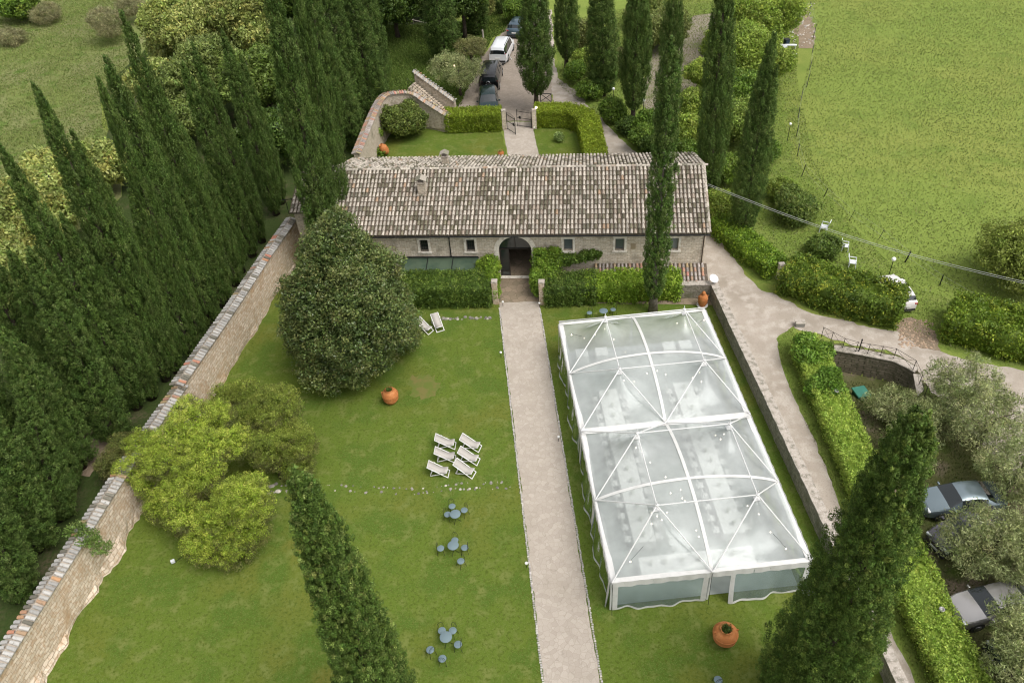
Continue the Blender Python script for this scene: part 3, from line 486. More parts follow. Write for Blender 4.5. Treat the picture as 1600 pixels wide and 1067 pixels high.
# grass that nobody could count
GL = ((.11, .15, .022), (.15, .175, .034), (.08, .12, .015), (.19, .195, .06)); GF = ((.27, .325, .095), (.245, .30, .082), (.31, .355, .13), (.215, .275, .07))
GW = ((.20, .255, .058), (.25, .29, .085), (.15, .205, .04), (.30, .33, .14))
PATHP = [(.9, 3), (.9, 48), (4.05, 48), (3.75, 3)]; TENTP = [(4.9, 21.8), (4.9, 41.7), (15, 41.7), (15, 21.8)]
tag(link('grass', grass_mesh('grass', 1, LAWN, 150000, .045, GL, [PATHP, TENTP])), 'short mown garden grass', 'grass', kind='stuff')
FIELD = A((1262, 0), (1270, 80), (1235, 200), (1290, 300), (1420, 440), (1500, 470), (1610, 520))+[(80, 45), (80, 130), (36, 140)]
tag(link('meadow_grass', grass_mesh('meadow_grass', 2, FIELD, 170000, .10, GF, clump=.2, fat=.9)), 'tufted meadow grass', 'grass', kind='stuff')
tag(link('verge_grass', grass_mesh('verge_grass', 3, A((868, 130), (905, 160), (1000, 235), (1117, 350), (1160, 411), (1260, 475), (1404, 508), (1470, 540), (1600, 573), (1600, 520), (1420, 440), (1340, 360), (1270, 250), (1245, 120), (1250, 0), (1040, 0), (900, 30)), 120000, .09, GW, clump=.1, fat=.9)), 'rank verge grass', 'grass', kind='stuff')
tag(link('bank_grass', grass_mesh('bank_grass', 4, A((540, 235), (598, 40), (700, 40), (840, 0), (850, 20), (770, 60), (742, 110), (720, 165), (600, 145), (570, 250)), 70000, .14, ((.11, .165, .03), (.15, .21, .05), (.08, .13, .022)), clump=.2, fat=.8)), 'rank grass of the bank', 'grass', kind='stuff')
tag(link('hillside_grass', grass_mesh('hillside_grass', 5, A((-20, -10), (200, -10), (200, 170), (130, 260), (-20, 300)), 60000, .12, ((.20, .245, .07), (.24, .26, .10), (.14, .20, .045)), clump=.5, fat=.9)), 'hillside grass', 'grass', kind='stuff')
tag(link('grove_grass', grass_mesh('grove_grass', 6, [(19.0, 8), (19.3, 28), (22.4, 38.5), (27.3, 36.8), (29.0, 34), (31.0, 31), (38, 20), (34, 8)], 60000, .10, ((.09, .13, .025), (.14, .14, .06), (.06, .10, .02)), clump=.4, fat=.4)), 'thin grass of the olive grove', 'grass', kind='stuff')
tag(link('roadside_grass', grass_mesh('roadside_grass', 7, A((1213, 532), (1237, 512), (1290, 640), (1345, 800), (1378, 870))+[(19.3, 8), (18.6, 8), (18.5, 22)]+A((1320, 815), (1292, 735), (1258, 660), (1232, 600), (1219, 562)), 16000, .09, GL, fat=.4)), 'strip of grass along the gravel road', 'grass', kind='stuff')
sheet('road_verge', A((1213, 530), (1240, 510), (1290, 640), (1345, 800), (1385, 880))+[(19.4, 8), (18.5, 8), (18.45, 22)]+A((1318, 806), (1292, 732), (1258, 658), (1232, 600), (1219, 562)), .034, MT['verge'], .1, .4)

# ---------------------------------------------------------------- walls with tiled coping
def tilecol(r, palette='roof'):
    q = r.random()
    if palette == 'roof':
        if q < .74: g = r.uniform(.30, .52); return (g, g*.89, g*.75)
        if q < .90: g = r.uniform(.13, .26); return (g, g*.93, g*.70)
        if q < .985: g = r.uniform(.28, .38); return (g, g*.82, g*.66)
        return (.36, .25, .17)
    if palette == 'wall':
        if q < .74: g = r.uniform(.28, .48); return (g, g*.96, g*.90)
        if q < .92: g = r.uniform(.14, .22); return (g, g*.93, g*.75)
        return (.45*r.uniform(.7, 1.1), .26*r.uniform(.8, 1.1), .15)
    if q < .5: return (.42*r.uniform(.8, 1.15), .27*r.uniform(.8, 1.15), .18)
    g = r.uniform(.28, .45); return (g, g*.88, g*.8)
def tile(mb, p, d, s, up, L, r0, r1, col, n=5, lift=.02):
    """one half-round cover tile: from p (lower end) along d, width direction s"""
    p = Vector(p); vs = []; 
    for e, rr in ((0, r0), (1, r1)):
        for k in range(n+1):
            a = PI*k/n; vs.append(p+d*(L*e)+s*(math.cos(a)*rr)+up*(math.sin(a)*rr*.8+lift*(1-e)))
    fs = [(k, k+1, n+2+k, n+1+k) for k in range(n)]+[tuple(range(n, -1, -1))]; mb.add(vs, fs, col)
def resample(path, hs, step):
    P = np.array(path, float); sg = np.hypot(*(P[1:]-P[:-1]).T); S = np.concatenate([[0], np.cumsum(sg)]); n = int(S[-1]/step); s = np.linspace(0, S[-1], n+1)
    x = np.interp(s, S, P[:, 0]); y = np.interp(s, S, P[:, 1]); z = np.interp(s, S, hs); 
    tx = np.gradient(x); ty = np.gradient(y); l = np.hypot(tx, ty); return s, x, y, z, tx/l, ty/l
def smooth_path(path, hs, it=3):
    P = [(*p, h) for p, h in zip(path, hs)]
    for _ in range(it):
        Q = [P[0]]
        for a, b in zip(P[:-1], P[1:]): Q += [tuple(a[i]*.75+b[i]*.25 for i in range(3)), tuple(a[i]*.25+b[i]*.75 for i in range(3))]
        P = Q+[P[-1]]
    return [p[:2] for p in P], [p[2] for p in P]
def tiled_wall(name, path, hs, th, mwall, label, palette='wall', skirt=.25, side=1, seed=3, over=.12, tstep=.27):
    """side = +1: garden side lies to the right of the path direction"""
    r = random.Random(seed); root = empty(name, (path[0][0], path[0][1], 0), 0, label, 'wall'); root['kind'] = 'thing'; ox, oy = path[0]
    s, x, y, z, tx, ty = resample(path, hs, .3); mb = MB(); vs = []; fs = []
    R_ = rng(seed); k5 = [0, .12, .35, .65, 1.0]
    for i in range(len(s)):
        nx, ny = ty[i]*side, -tx[i]*side; jg = skirt*(.55+.45*math.sin(s[i]*.9+seed)+.35*math.sin(s[i]*2.3)+r.uniform(-.2, .2))
        prof = [(th/2+max(jg, 0), -.3), (th/2+max(jg, 0)*.7, .12), (th/2+.10, .5+.25*math.sin(s[i]*.7)), (th/2+.05, z[i]*.6), (th/2, z[i]), (-th/2, z[i]), (-th/2-.05, -.3)]
        for (o, zz) in prof:
            e = r.uniform(-.025, .025) if 0 < zz < z[i] else 0; vs.append((x[i]+nx*(o+e)-ox, y[i]+ny*(o+e)-oy, zz))
    m = 7
    for i in range(len(s)-1):
        for k in range(m-1):
            q = (i*m+k, i*m+k+1, (i+1)*m+k+1, (i+1)*m+k); fs.append(q if side > 0 else q[::-1])
    fs.append(tuple(range(m))); fs.append(tuple(range((len(s)-1)*m, len(s)*m))[::-1])
    MB().add(vs, fs).build('masonry', mwall, root)
    # coping: mortar ridge and tiles on both slopes
    cp = MB(); hw = th/2+over; rz_ = .17
    vs = []; fs = []
    for i in range(len(s)):
        nx, ny = ty[i]*side, -tx[i]*side
        for (o, zz) in ((hw, .02), (0, rz_), (-hw, .02), (-hw, -.06), (hw, -.06)): vs.append((x[i]+nx*o-ox, y[i]+ny*o-oy, z[i]+zz))
    for i in range(len(s)-1):
        for k in range(5): q = (i*5+k, i*5+(k+1) % 5, (i+1)*5+(k+1) % 5, (i+1)*5+k); fs.append(q)
    fs += [tuple(range(5)), tuple(range(len(vs)-5, len(vs)))]
    cp.add(vs, fs).build('coping_bed', MT['mortar'], root)
    tl = MB(); s2, x, y, z, tx, ty = resample(path, hs, tstep); rd = MB()
    for i in range(len(s2)):
        for sd_ in (1, -1):
            nx, ny = ty[i]*side*sd_, -tx[i]*side*sd_; o = Vector((nx, ny, 0)); sl_ = math.atan2(rz_, hw); low = Vector((x[i]-ox, y[i]-oy, z[i]+.02))+o*(hw+.05)
            d = (-o*math.cos(sl_)+Vector((0, 0, math.sin(sl_)))).normalized(); up = (o*math.sin(sl_)+Vector((0, 0, math.cos(sl_)))).normalized()
            sv = Vector((tx[i], ty[i], 0)); d = (d+sv*r.uniform(-.06, .06)).normalized(); c = tilecol(r, palette)
            tile(tl, low+sv*r.uniform(-.02, .02)+Vector((0, 0, r.uniform(-.01, .015))), d, sv, up, hw/math.cos(sl_)+.02, .115, .085, c)
    tl.build('coping_tiles', MT['tile'], root); return root
P_, H_ = smooth_path(WPATH[:5]+[(-20.3, 38.9)], [2.95, 2.95, 2.95, 2.95, 2.9, 2.85], 2)
tiled_wall('boundary_wall', P_, H_, .62, MT['rubble'], 'long worn rubble garden wall with grey tile coping, nearer stretch running to lower left corner', seed=3, skirt=.6)
P_, H_ = smooth_path([(-20.35, 38.6), (-18.25, 46.4), (-16.95, 52.0), (-15.4, 57.8)], [3.25, 3.2, 3.15, 3.1], 2)
tiled_wall('boundary_wall', P_, H_, .62, MT['rubble'], 'farther stretch of rubble garden wall, higher, ending at the house behind big cypress', seed=5, skirt=.25)
cz = [(557, 241, 3.2), (578, 189, 3.6), (594, 155, 4.0), (607, 146, 4.0), (644, 144, 3.7), (665, 159, 2.9), (702, 182, 1.75)]
P_, H_ = smooth_path([tuple(at(a, b, c)[:2]) for a, b, c in cz], [c for a, b, c in cz], 2)
tiled_wall('curved_wall', P_, H_, .5, MT['rear_rubble'], 'curved stone wall with orange and white tiles round the rear lawn', 'pot', .05, 1, 7)

# low wall on the right of the marquee
def slab_wall(name, path, hs, th, label, mw, side=1, capth=.08, over=.05, seed=1, base=-.3):
    r = random.Random(seed); root = empty(name, (path[0][0], path[0][1], 0), 0, label, 'wall'); root['kind'] = 'thing'; ox, oy = path[0]
    s, x, y, z, tx, ty = resample(path, hs, .25)
    for nm, hw, lo, hi, m in (('masonry', th/2, None, 0, mw), ('coping', th/2+over, 0, capth, MT['coping'])):
        vs = []; fs = []
        for i in range(len(s)):
            nx, ny = ty[i]*side, -tx[i]*side; e = r.uniform(-.02, .02); f = r.uniform(-.02, .02)
            b0 = base if lo is None else z[i]; t0 = z[i] if lo is None else z[i]+hi
            for (o, zz) in ((hw+e+(.04 if lo is None else 0), b0), (hw+e, t0+f*.4), (-hw+f, t0+e*.4), (-hw+f-(.04 if lo is None else 0), b0)): vs.append((x[i]+nx*o-ox, y[i]+ny*o-oy, zz))
        for i in range(len(s)-1):
            for k in range(4): fs.append((i*4+k, i*4+(k+1) % 4, (i+1)*4+(k+1) % 4, (i+1)*4+k))
        fs += [(3, 2, 1, 0), tuple(range(len(vs)-4, len(vs)))]
        MB().add(vs, fs).build(nm, m, root)
    return root
slab_wall('garden_wall', [(17.02, 46.3), (17.08, 40), (17.15, 34), (17.2, 25), (17.3, 8)], [1.25, 1.25, 1.25, 1.25, 1.2], .46, 'low lichened stone wall between the marquee and the gravel road', MT['grey_rubble'])
slab_wall('garden_wall', [(13.7, 46.75), (16.78, 46.28)], [1.2, 1.25], .4, 'short stone wall behind the terracotta jar, below the lean-to roof', MT['grey_rubble'], seed=4)
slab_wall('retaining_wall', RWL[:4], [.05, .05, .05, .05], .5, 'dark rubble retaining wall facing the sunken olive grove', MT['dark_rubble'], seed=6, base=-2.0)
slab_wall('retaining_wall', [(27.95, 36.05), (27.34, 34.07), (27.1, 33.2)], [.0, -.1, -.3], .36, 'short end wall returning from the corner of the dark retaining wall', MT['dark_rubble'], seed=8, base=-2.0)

# ================================================================ THE GATEHOUSE
AL = -.155
house = empty('stone_house', (2.6, 51.0, 0), AL, 'long stone house with a weathered tile roof and an arched doorway', 'house')
SL = .375; EZ = 4.45; EV = -.55; RV = 5.5; RZ = EZ+(RV-EV)*SL; U0, U1 = -15.2, 14.62; W0, W1 = -14.9, 14.42
def hole(u0, u1, z0, z1): return [(u0, z0), (u1, z0), (u1, z1), (u0, z1)]
wins = [(-7.42, -6.76), (-3.77, -3.11), (3.76, 4.46), (7.68, 8.38), (11.72, 12.44)]
DR = 1.27; DZ = 2.62
arch = [(-DR, 0.0), (DR, 0.0)]+[(DR*math.cos(a), DZ+DR*math.sin(a)) for a in np.linspace(0, PI, 17)]
outer = [(W0, 0), (-DR, 0)]+[(DR*math.cos(a), DZ+DR*math.sin(a)) for a in np.linspace(PI, 0, 17)]+[(DR, 0), (W1, 0), (W1, EZ-.02), (W0, EZ-.02)]
loops = [[Vector((a, b, 0)) for a, b in outer]]+[[Vector((a, b, 0)) for a, b in hole(u0, u1, 2.58, 3.68)] for u0, u1 in wins]
flat = [p for lp in loops for p in lp]; tri = tessellate_polygon(loops)
vs = [(p.x, 0, p.y) for p in flat]; wall = MB(); wall.add(vs, [t for t in tri])
for u0, u1 in wins:
    h = hole(u0, u1, 2.58, 3.68); v4 = [(a, 0, b) for a, b in h]+[(a, .3, b) for a, b in h]; wall.add(v4, [(k, (k+1) % 4, 4+(k+1) % 4, 4+k) for k in range(4)])
ap = [(-DR, 0.0)]+[(DR*math.cos(a), DZ+DR*math.sin(a)) for a in np.linspace(PI, 0, 17)]+[(DR, 0.0)]
wall.add([(a, 0, b) for a, b in ap]+[(a, .5, b) for a, b in ap], [(k, k+1, len(ap)+k+1, len(ap)+k) for k in range(len(ap)-1)])
D_ = 11.0; zt = EZ-.02
wall.add([(W1, 0, 0), (W1, D_, 0), (W1, D_, zt), (W1, RV, RZ-.12), (W1, 0, zt)], [(0, 1, 2, 3, 4)])
wall.add([(W0, 0, 0), (W0, D_, 0), (W0, D_, zt), (W0, RV, RZ-.12), (W0, 0, zt)], [(4, 3, 2, 1, 0)])
wall.add([(W0, D_, 0), (W1, D_, 0), (W1, D_, zt), (W0, D_, zt)], [(3, 2, 1, 0)])
wall.build('wall', MT['stone'], house)
# passage behind the arch
pa = MB(); px0, px1 = -DR-.15, DR+.15
pa.add([(px0, .5, 0), (px0, 7, 0), (px0, 7, 3.95), (px0, .5, 3.95)], [(0, 1, 2, 3)]); pa.add([(px1, .5, 0), (px1, 7, 0), (px1, 7, 3.95), (px1, .5, 3.95)], [(3, 2, 1, 0)])
pa.add([(px0, 7, 0), (px1, 7, 0), (px1, 7, 3.95), (px0, 7, 3.95)], [(0, 1, 2, 3)]); pa.add([(px0, .5, 3.95), (px1, .5, 3.95), (px1, 7, 3.95), (px0, 7, 3.95)], [(0, 1, 2, 3)])
pa.build('passage', MT['wall_in'], house)
fr = MB(); n = 16
for i in range(n):
    a0, a1 = PI*i/n, PI*(i+1)/n
    def q(a, rr, y): return (rr*math.cos(a), y, DZ+rr*math.sin(a))
    v8 = [q(a0, DR+.002, -.04), q(a1, DR+.002, -.04), q(a1, DR+.36, -.04), q(a0, DR+.36, -.04), q(a0, DR+.002, .1), q(a1, DR+.002, .1), q(a1, DR+.36, .1), q(a0, DR+.36, .1)]
    fr.add(v8, [(0, 1, 2, 3), (0, 4, 5, 1), (2, 6, 7, 3)])
for sx in (-1, 1):
    for k in range(4): fr.box((sx*(DR+.185), .03, .33+k*.655), (.365 if k % 2 else .34, .14, .64))
fr.build('door_surround', MT['trim'], house)
# glazed screen in the arch
dm = MB(); dm.box((0, .28, DZ), (2*DR, .08, .07)); dm.box((0, .28, DZ+DR/2), (.05, .07, DR))
for sx in (-1, 1): dm.box((sx*(DR-.03), .28, DZ/2), (.06, .08, DZ))
for i in range(16):
    a0, a1 = PI*i/16, PI*(i+1)/16; dm.bar((DR*.98*math.cos(a0), .28, DZ+DR*.98*math.sin(a0)), (DR*.98*math.cos(a1), .28, DZ+DR*.98*math.sin(a1)), .07, .05)
fan = dm.build('fanlight', MT['iron'], house)
g = MB(); pts = [(DR*.97*math.cos(a), .30, DZ+.03+DR*.93*math.sin(a)) for a in np.linspace(0, PI, 15)]; g.add(pts, [tuple(range(15))]); g.build('pane', MT['glassdark'], fan)
dl = MB(); dx = -DR+.06
for (a, b) in (((dx, .28, .05), (dx+.72, .28, .05)), ((dx, .28, 2.55), (dx+.72, .28, 2.55)), ((dx+.68, .28, .02), (dx+.68, .28, 2.58)), ((dx+.04, .28, .02), (dx+.04, .28, 2.58)), ((dx, .28, .5), (dx+.72, .28, .5))): dl.bar(a, b, .06, .06)
door = dl.build('door', MT['iron'], house); MB().box((dx+.36, .28, 1.3), (.62, .015, 2.4)).build('pane', MT['glassdark'], door)
rt = MB(); rt.bar((DR-.08, .30, .05), (DR-.12, 1.0, .05), .05); rt.bar((DR-.08, .30, 2.5), (DR-.12, 1.0, 2.5), .05); rt.bar((DR-.12, 1.0, .02), (DR-.12, 1.0, 2.54), .05); rt.bar((DR-.06, .30, .02), (DR-.06, .30, 2.54), .05)
d2 = rt.build('door', MT['iron'], house); MB().box((DR-.10, .65, 1.3), (.012, .66, 2.4)).build('pane', MT['glassdark'], d2)
MB().box((0, .02, .03), (2*DR, .34, .06)).build('threshold', MT['trim'], house)
for i, (u0, u1) in enumerate(wins):
    um = (u0+u1)/2; wd = u1-u0; t = MB(); t_ = .17
    t.box((um, -.02, 3.68+t_/2), (wd+2*t_, .09, t_)); t.box((um, -.045, 2.58-.07), (wd+2*t_+.1, .16, .14))
    t.box((u0-t_/2, -.02, 3.13), (t_, .086, 1.10)); t.box((u1+t_/2, -.02, 3.13), (t_, .086, 1.10))
    wf_ = t.build('window', MT['trim'], house); wf_['label'] = 'barred window in a pale stone frame' if i < 2 else 'grey shuttered window in a pale stone frame'
    f = MB(); f.box((um, .2, 3.65), (wd-.004, .06, .055)); f.box((um, .2, 2.61), (wd-.004, .06, .055)); f.box((u0+.03, .2, 3.13), (.055, .058, .98)); f.box((u1-.03, .2, 3.13), (.055, .058, .98)); f.build('frame', MT['woodframe'], wf_)
    MB().box((um, .215, 3.13), (wd-.08, .02, 1.02)).build('pane', MT['glassdark'] if i < 2 else MT['greyglass'] if i != 4 else MT['curtain'], wf_)
    if i < 2:
        b_ = MB()
        for k in range(4): b_.tube([(u0+wd*(k+.5)/4, .02, 2.58), (u0+wd*(k+.5)/4, .02, 3.68)], .012, 5)
        for k in range(4): b_.tube([(u0, .02, 2.75+k*.26), (u1, .02, 2.75+k*.26)], .012, 5)
        b_.build('grille', MT['iron'], wf_)
sg = MB().box((9.05, -.02, 2.95), (.36, .03, .5)); sg.build('meter_box', mat('tan metal', (.33, .26, .17), .6), house)
# roof
roofm = MB(); T_ = .10
def rp(u, v): return Vector((u, v, EZ+(v-EV)*SL if v <= RV else RZ-(v-RV)*SL))
BV = 2*RV-EV
for (va, vb) in ((EV, RV), (RV, BV)):
    a, b, c, d = rp(U0, va), rp(U1, va), rp(U1, vb), rp(U0, vb); dn = Vector((0, 0, -T_))
    roofm.add([a, b, c, d, a+dn, b+dn, c+dn, d+dn], [(0, 1, 2, 3), (7, 6, 5, 4), (0, 4, 5, 1), (1, 5, 6, 2), (2, 6, 7, 3), (3, 7, 4, 0)])
roof = roofm.build('roof', MT['deck'], house)
r = random.Random(11); cov = MB(); th_ = math.atan(SL); nC = int((U1-U0)/.295); nR = 14; Ls = (RV-EV)/math.cos(th_); rl = Ls/nR
MOSS = lambda u, v: math.sin(u*.9+1)*math.sin(v*1.3+.5)+.6*math.sin(u*2.3+v*1.9)+.5*math.sin(u*5.1-v*3.1)+.3
for face in (0, 1):
    d = Vector((0, math.cos(th_)*(1 if face == 0 else -1), math.sin(th_))); up = Vector((0, -math.sin(th_)*(1 if face == 0 else -1), math.cos(th_))); sv = Vector((1, 0, 0))
    for ci in range(nC):
        u = U0+.15+ci*.295; wob = r.uniform(-.012, .012)
        for k in range(nR):
            v_ = EV-.06+(k*rl)*math.cos(th_) if face == 0 else BV+.06-(k*rl)*math.cos(th_); p = Vector((u+wob+r.uniform(-.012, .012), v_, EZ+(k*rl)*math.sin(th_)+.0+r.uniform(-.004, .01)))
            dd = (d+sv*r.uniform(-.03, .03)).normalized(); tile(cov, p, dd, sv, up, rl+.04, .108, .074, tilecol(r) if r.random() > .30*max(0, MOSS(u, v_)) else (lambda g: (g, g*.90, g*.62))(r.uniform(.10, .22)), 5, .06)
cov.build('roof_tiles', MT['tile'], roof)
rt_ = MB(); u = U0
while u < U1-.1:
    tile(rt_, Vector((u, RV, RZ+.015)), Vector((1, 0, .0)), Vector((0, -1, 0)), Vector((0, 0, 1)), .43, .135, .115, tilecol(r), 6, .02); u += .39
rt_.build('ridge_tiles', MT['tile'], roof)
vt = MB()
for k in range(14):
    for s_, v0 in ((1, EV), (-1, BV)):
        vv = v0+s_*k*(RV-EV)/14; tile(vt, Vector((U1-.05, vv, EZ+k*(RV-EV)*SL/14+.05)), Vector((0, s_*math.cos(th_), math.sin(th_))), Vector((1, 0, 0)), Vector((0, 0, 1)), .48, .12, .1, tilecol(r), 5, .02)
vt.build('verge_tiles', MT['tile'], roof)
gt = MB(); n = 6
for i in range(n): 
    a0, a1 = PI+PI*i/n, PI+PI*(i+1)/n; c = (EV-.10, EZ-.09)
    gt.add([(U0, c[0]+.07*math.cos(a0), c[1]+.07*math.sin(a0)), (U0, c[0]+.07*math.cos(a1), c[1]+.07*math.sin(a1)), (U1, c[0]+.07*math.cos(a1), c[1]+.07*math.sin(a1)), (U1, c[0]+.07*math.cos(a0), c[1]+.07*math.sin(a0))], [(0, 1, 2, 3)])
gt.build('gutter', MT['dark'], house)
for (uu, z1) in ((14.28, .1), (-5.05, .4)):
    dp = MB().tube([(uu, EV-.08, EZ-.16), (uu, -.09, EZ-.45), (uu, -.09, z1)], .045, 8); dp.build('downpipe', MT['pipe'] if uu > 0 else MT['dark'], house)
def chimney(u, v, w_, d_, h, tilt):
    z0 = rp(u, v).z-.35; root = MB().box((0, 0, (h+.35)/2), (w_, d_, h+.35)).build('chimney', MT['rear_rubble'], roof, loc=(u, v, z0))
    top = h+.35; k = MB().box((0, 0, top+.03), (w_+.1, d_+.1, .06)); k.box((-(w_/2-.05), 0, top+.17), (.08, d_, .22)); k.box((w_/2-.05, 0, top+.17), (.08, d_, .22)); k.build('chimney_cap', MT['mortar'], root)
    t = MB()
    for s_ in (-1, 1):
        a = Vector((s_*(w_/2+.12), -d_/2-.08, top+.26)); b = Vector((0, -d_/2-.08, top+.46)); e = Vector((0, d_+.16, 0)); dn = Vector((0, 0, -.035)); c = tilecol(r, 'roof')
        t.add([a, b, b+e, a+e, a+dn, b+dn, b+e+dn, a+e+dn], [(0, 1, 2, 3), (7, 6, 5, 4), (0, 4, 5, 1), (2, 6, 7, 3), (3, 7, 4, 0), (1, 5, 6, 2)], c)
    t.build('chimney_hood', MT['tile'], root)
chimney(-7.35, 3.3, .62, .6, .95, 0); chimney(-6.1, 7.6, .5, .5, .8, 0)
# wing on the left
wg = MB(); wu0, wu1 = -18.1, W0-.02; wf0, wf1 = 3.0, 9.5
wg.add([(wu0, wf0, 0), (wu1, wf0, 0), (wu1, wf0, 4.6), (wu0, wf0, 4.6)], [(0, 1, 2, 3)]); wg.add([(wu0, wf0, 0), (wu0, wf1, 0), (wu0, wf1, 4.6), (wu0, 5.8, 5.9), (wu0, wf0, 4.6)], [(4, 3, 2, 1, 0)]); wg.add([(wu0, wf1, 0), (wu1, wf1, 0), (wu1, wf1, 4.6), (wu0, wf1, 4.6)], [(3, 2, 1, 0)])
wing = wg.build('wing', MT['stone'], house); wr = MB(); cv = MB(); s3 = .36; a0 = math.atan(s3)
for (va, vb) in ((wf0-.45, 5.8), (9.95, 5.8)):
    z0 = 4.6; dz = abs(vb-va)*s3; wr.add([(wu0-.2, va, z0), (wu1, va, z0), (wu1, vb, z0+dz), (wu0-.2, vb, z0+dz), (wu0-.2, va, z0-.1), (wu1, va, z0-.1), (wu1, vb, z0+dz-.1), (wu0-.2, vb, z0+dz-.1)], [(0, 1, 2, 3), (7, 6, 5, 4), (0, 4, 5, 1), (1, 5, 6, 2), (2, 6, 7, 3), (3, 7, 4, 0)])
    sg_ = 1 if vb > va else -1; nr = int(abs(vb-va)/math.cos(a0)/.42); d = Vector((0, sg_*math.cos(a0), math.sin(a0))); up = Vector((0, -sg_*math.sin(a0), math.cos(a0))); L_ = abs(vb-va)/math.cos(a0)/nr
    for ci in range(int((wu1-wu0)/.295)):
        for k in range(nr): tile(cv, Vector((wu0+ci*.295, va-sg_*.05, z0))+d*(k*L_)+Vector((0, 0, r.uniform(0, .01))), (d+Vector((r.uniform(-.03, .03), 0, 0))).normalized(), Vector((1, 0, 0)), up, L_+.04, .108, .074, tilecol(r), 5, .06)
wr.build('wing_roof', MT['deck'], house); cv.build('wing_tiles', MT['tile'], house)
# green awning roof at the left and tiled lean-to at the right
aw = empty('awning', (2.6, 51.0, 0), AL, 'faded green canvas awning over the yard, left of the arch', 'awning')
cs = MB(); nx, ny = 16, 6; vs = []; fs = []
for i in range(nx+1):
    for j in range(ny+1):
        u = -8.9+6.0*i/nx; v = -.12-1.75*j/ny; vs.append((u, v, 2.06-.36*j/ny-.10*math.sin(PI*(i % 4)/4)*math.sin(PI*j/ny)+.015*math.sin(i*2.1+j)))
for i in range(nx):
    for j in range(ny): a = i*(ny+1)+j; fs.append((a, a+1, a+ny+2, a+ny+1))
cs.add(vs, fs); can = cs.build('canvas', MT['tarp'], aw, True); sm = can.modifiers.new('t', 'SOLIDIFY'); sm.thickness = .02
af = MB(); af.tube([(-8.9, -.1, 2.1), (-2.9, -.1, 2.1)], .05, 8); 
for u in (-8.9, -6.9, -4.9, -2.9): af.tube([(u, -.1, 2.05), (u, -1.9, 1.68)], .03, 6)
for u in (-8.9, -2.9): af.tube([(u, -1.88, 1.66), (u, -1.88, 0)], .035, 6)
af.tube([(-8.9, -1.9, 1.67), (-2.9, -1.9, 1.67)], .03, 6); af.build('frame', MT['dark'], aw)
lt = empty('lean_to', (2.6, 51.0, 0), AL, 'low lean-to with reddish tiles against the right end of the house', 'lean-to')
lb = MB(); LU0, LU1 = 6.2, 14.6; L0, L1, LZ0, LZ1 = -2.35, -.03, .62, 1.35
lb.add([(LU0, L0+.25, 0), (LU1, L0+.25, 0), (LU1, L0+.25, LZ0), (LU0, L0+.25, LZ0), (LU0, L1, 0), (LU1, L1, 0), (LU1, L1, LZ1-.06), (LU0, L1, LZ1-.06)], [(0, 1, 2, 3), (1, 5, 6, 2), (0, 3, 7, 4)]); lb.build('wall', MT['stone'], lt)
ld = MB().add([(LU0-.1, L0, LZ0), (LU1+.1, L0, LZ0), (LU1+.1, L1, LZ1), (LU0-.1, L1, LZ1), (LU0-.1, L0, LZ0-.07), (LU1+.1, L0, LZ0-.07), (LU1+.1, L1, LZ1-.07), (LU0-.1, L1, LZ1-.07)], [(0, 1, 2, 3), (7, 6, 5, 4), (0, 4, 5, 1), (1, 5, 6, 2), (3, 7, 4, 0)]); ltr = ld.build('roof', MT['deck'], lt)
lc = MB(); a0 = math.atan2(LZ1-LZ0, L1-L0); d0 = Vector((0, math.cos(a0), math.sin(a0))); up0 = Vector((0, -math.sin(a0), math.cos(a0))); L_ = math.hypot(L1-L0, LZ1-LZ0)/6
for ci in range(int((LU1-LU0)/.29)+1):
    for k in range(6): tile(lc, Vector((LU0+.05+ci*.29, L0-.05, LZ0))+d0*(k*L_)+Vector((r.uniform(-.012, .012), 0, r.uniform(0, .01))), (d0+Vector((r.uniform(-.03, .03), 0, 0))).normalized(), Vector((1, 0, 0)), up0, L_+.04, .10, .08, tilecol(r, 'pot'), 5, .035)
lc.build('roof_tiles', MT['tile'], ltr)

# ================================================================ TREES
cyps = {}
def cyp_variant(key, seed, h, R, kind, z0, dens, ls, cl=.30, **k):
    cyps[key] = (cypress_mesh('cypress crown', seed, h, R, kind, z0, dens, ls, cl=cl, **k), trunk_mesh('cypress trunk', h*.8, .24, .07, seed), h, R)
for i in range(5): cyp_variant('s%d' % i, 20+i, 20, 1.7, 'spire', .5, 1.35, .115, .27)
for i in range(2): cyp_variant('u%d' % i, 30+i, 16, 2.1, 'club', 2.0, 1.2, .125, .29)
def cypress(key, base, tip, R, label, group, H_=None, r=None):
    cm, tm_, h0, R0 = cyps[key]; B = at(*base) if len(base) == 2 else Vector(base); T = zat(B, *tip) if len(tip) == 2 else Vector(tip)
    root = empty('cypress_tree', B, 0, label, 'cypress', group); orient(root, B, T); hh = (T-B).length
    rr = random.Random(label); k = rr.uniform(0, 6.28)
    for nm, me in (('crown', cm), ('trunk', tm_)):
        o = link(nm, me, root); o.scale = (R/R0, R/R0, hh/h0) if nm == 'crown' else (1, 1, hh/h0); o.rotation_euler = (0, 0, k)
    return root
GRP1 = 'cypresses in the dense row behind the long garden wall'
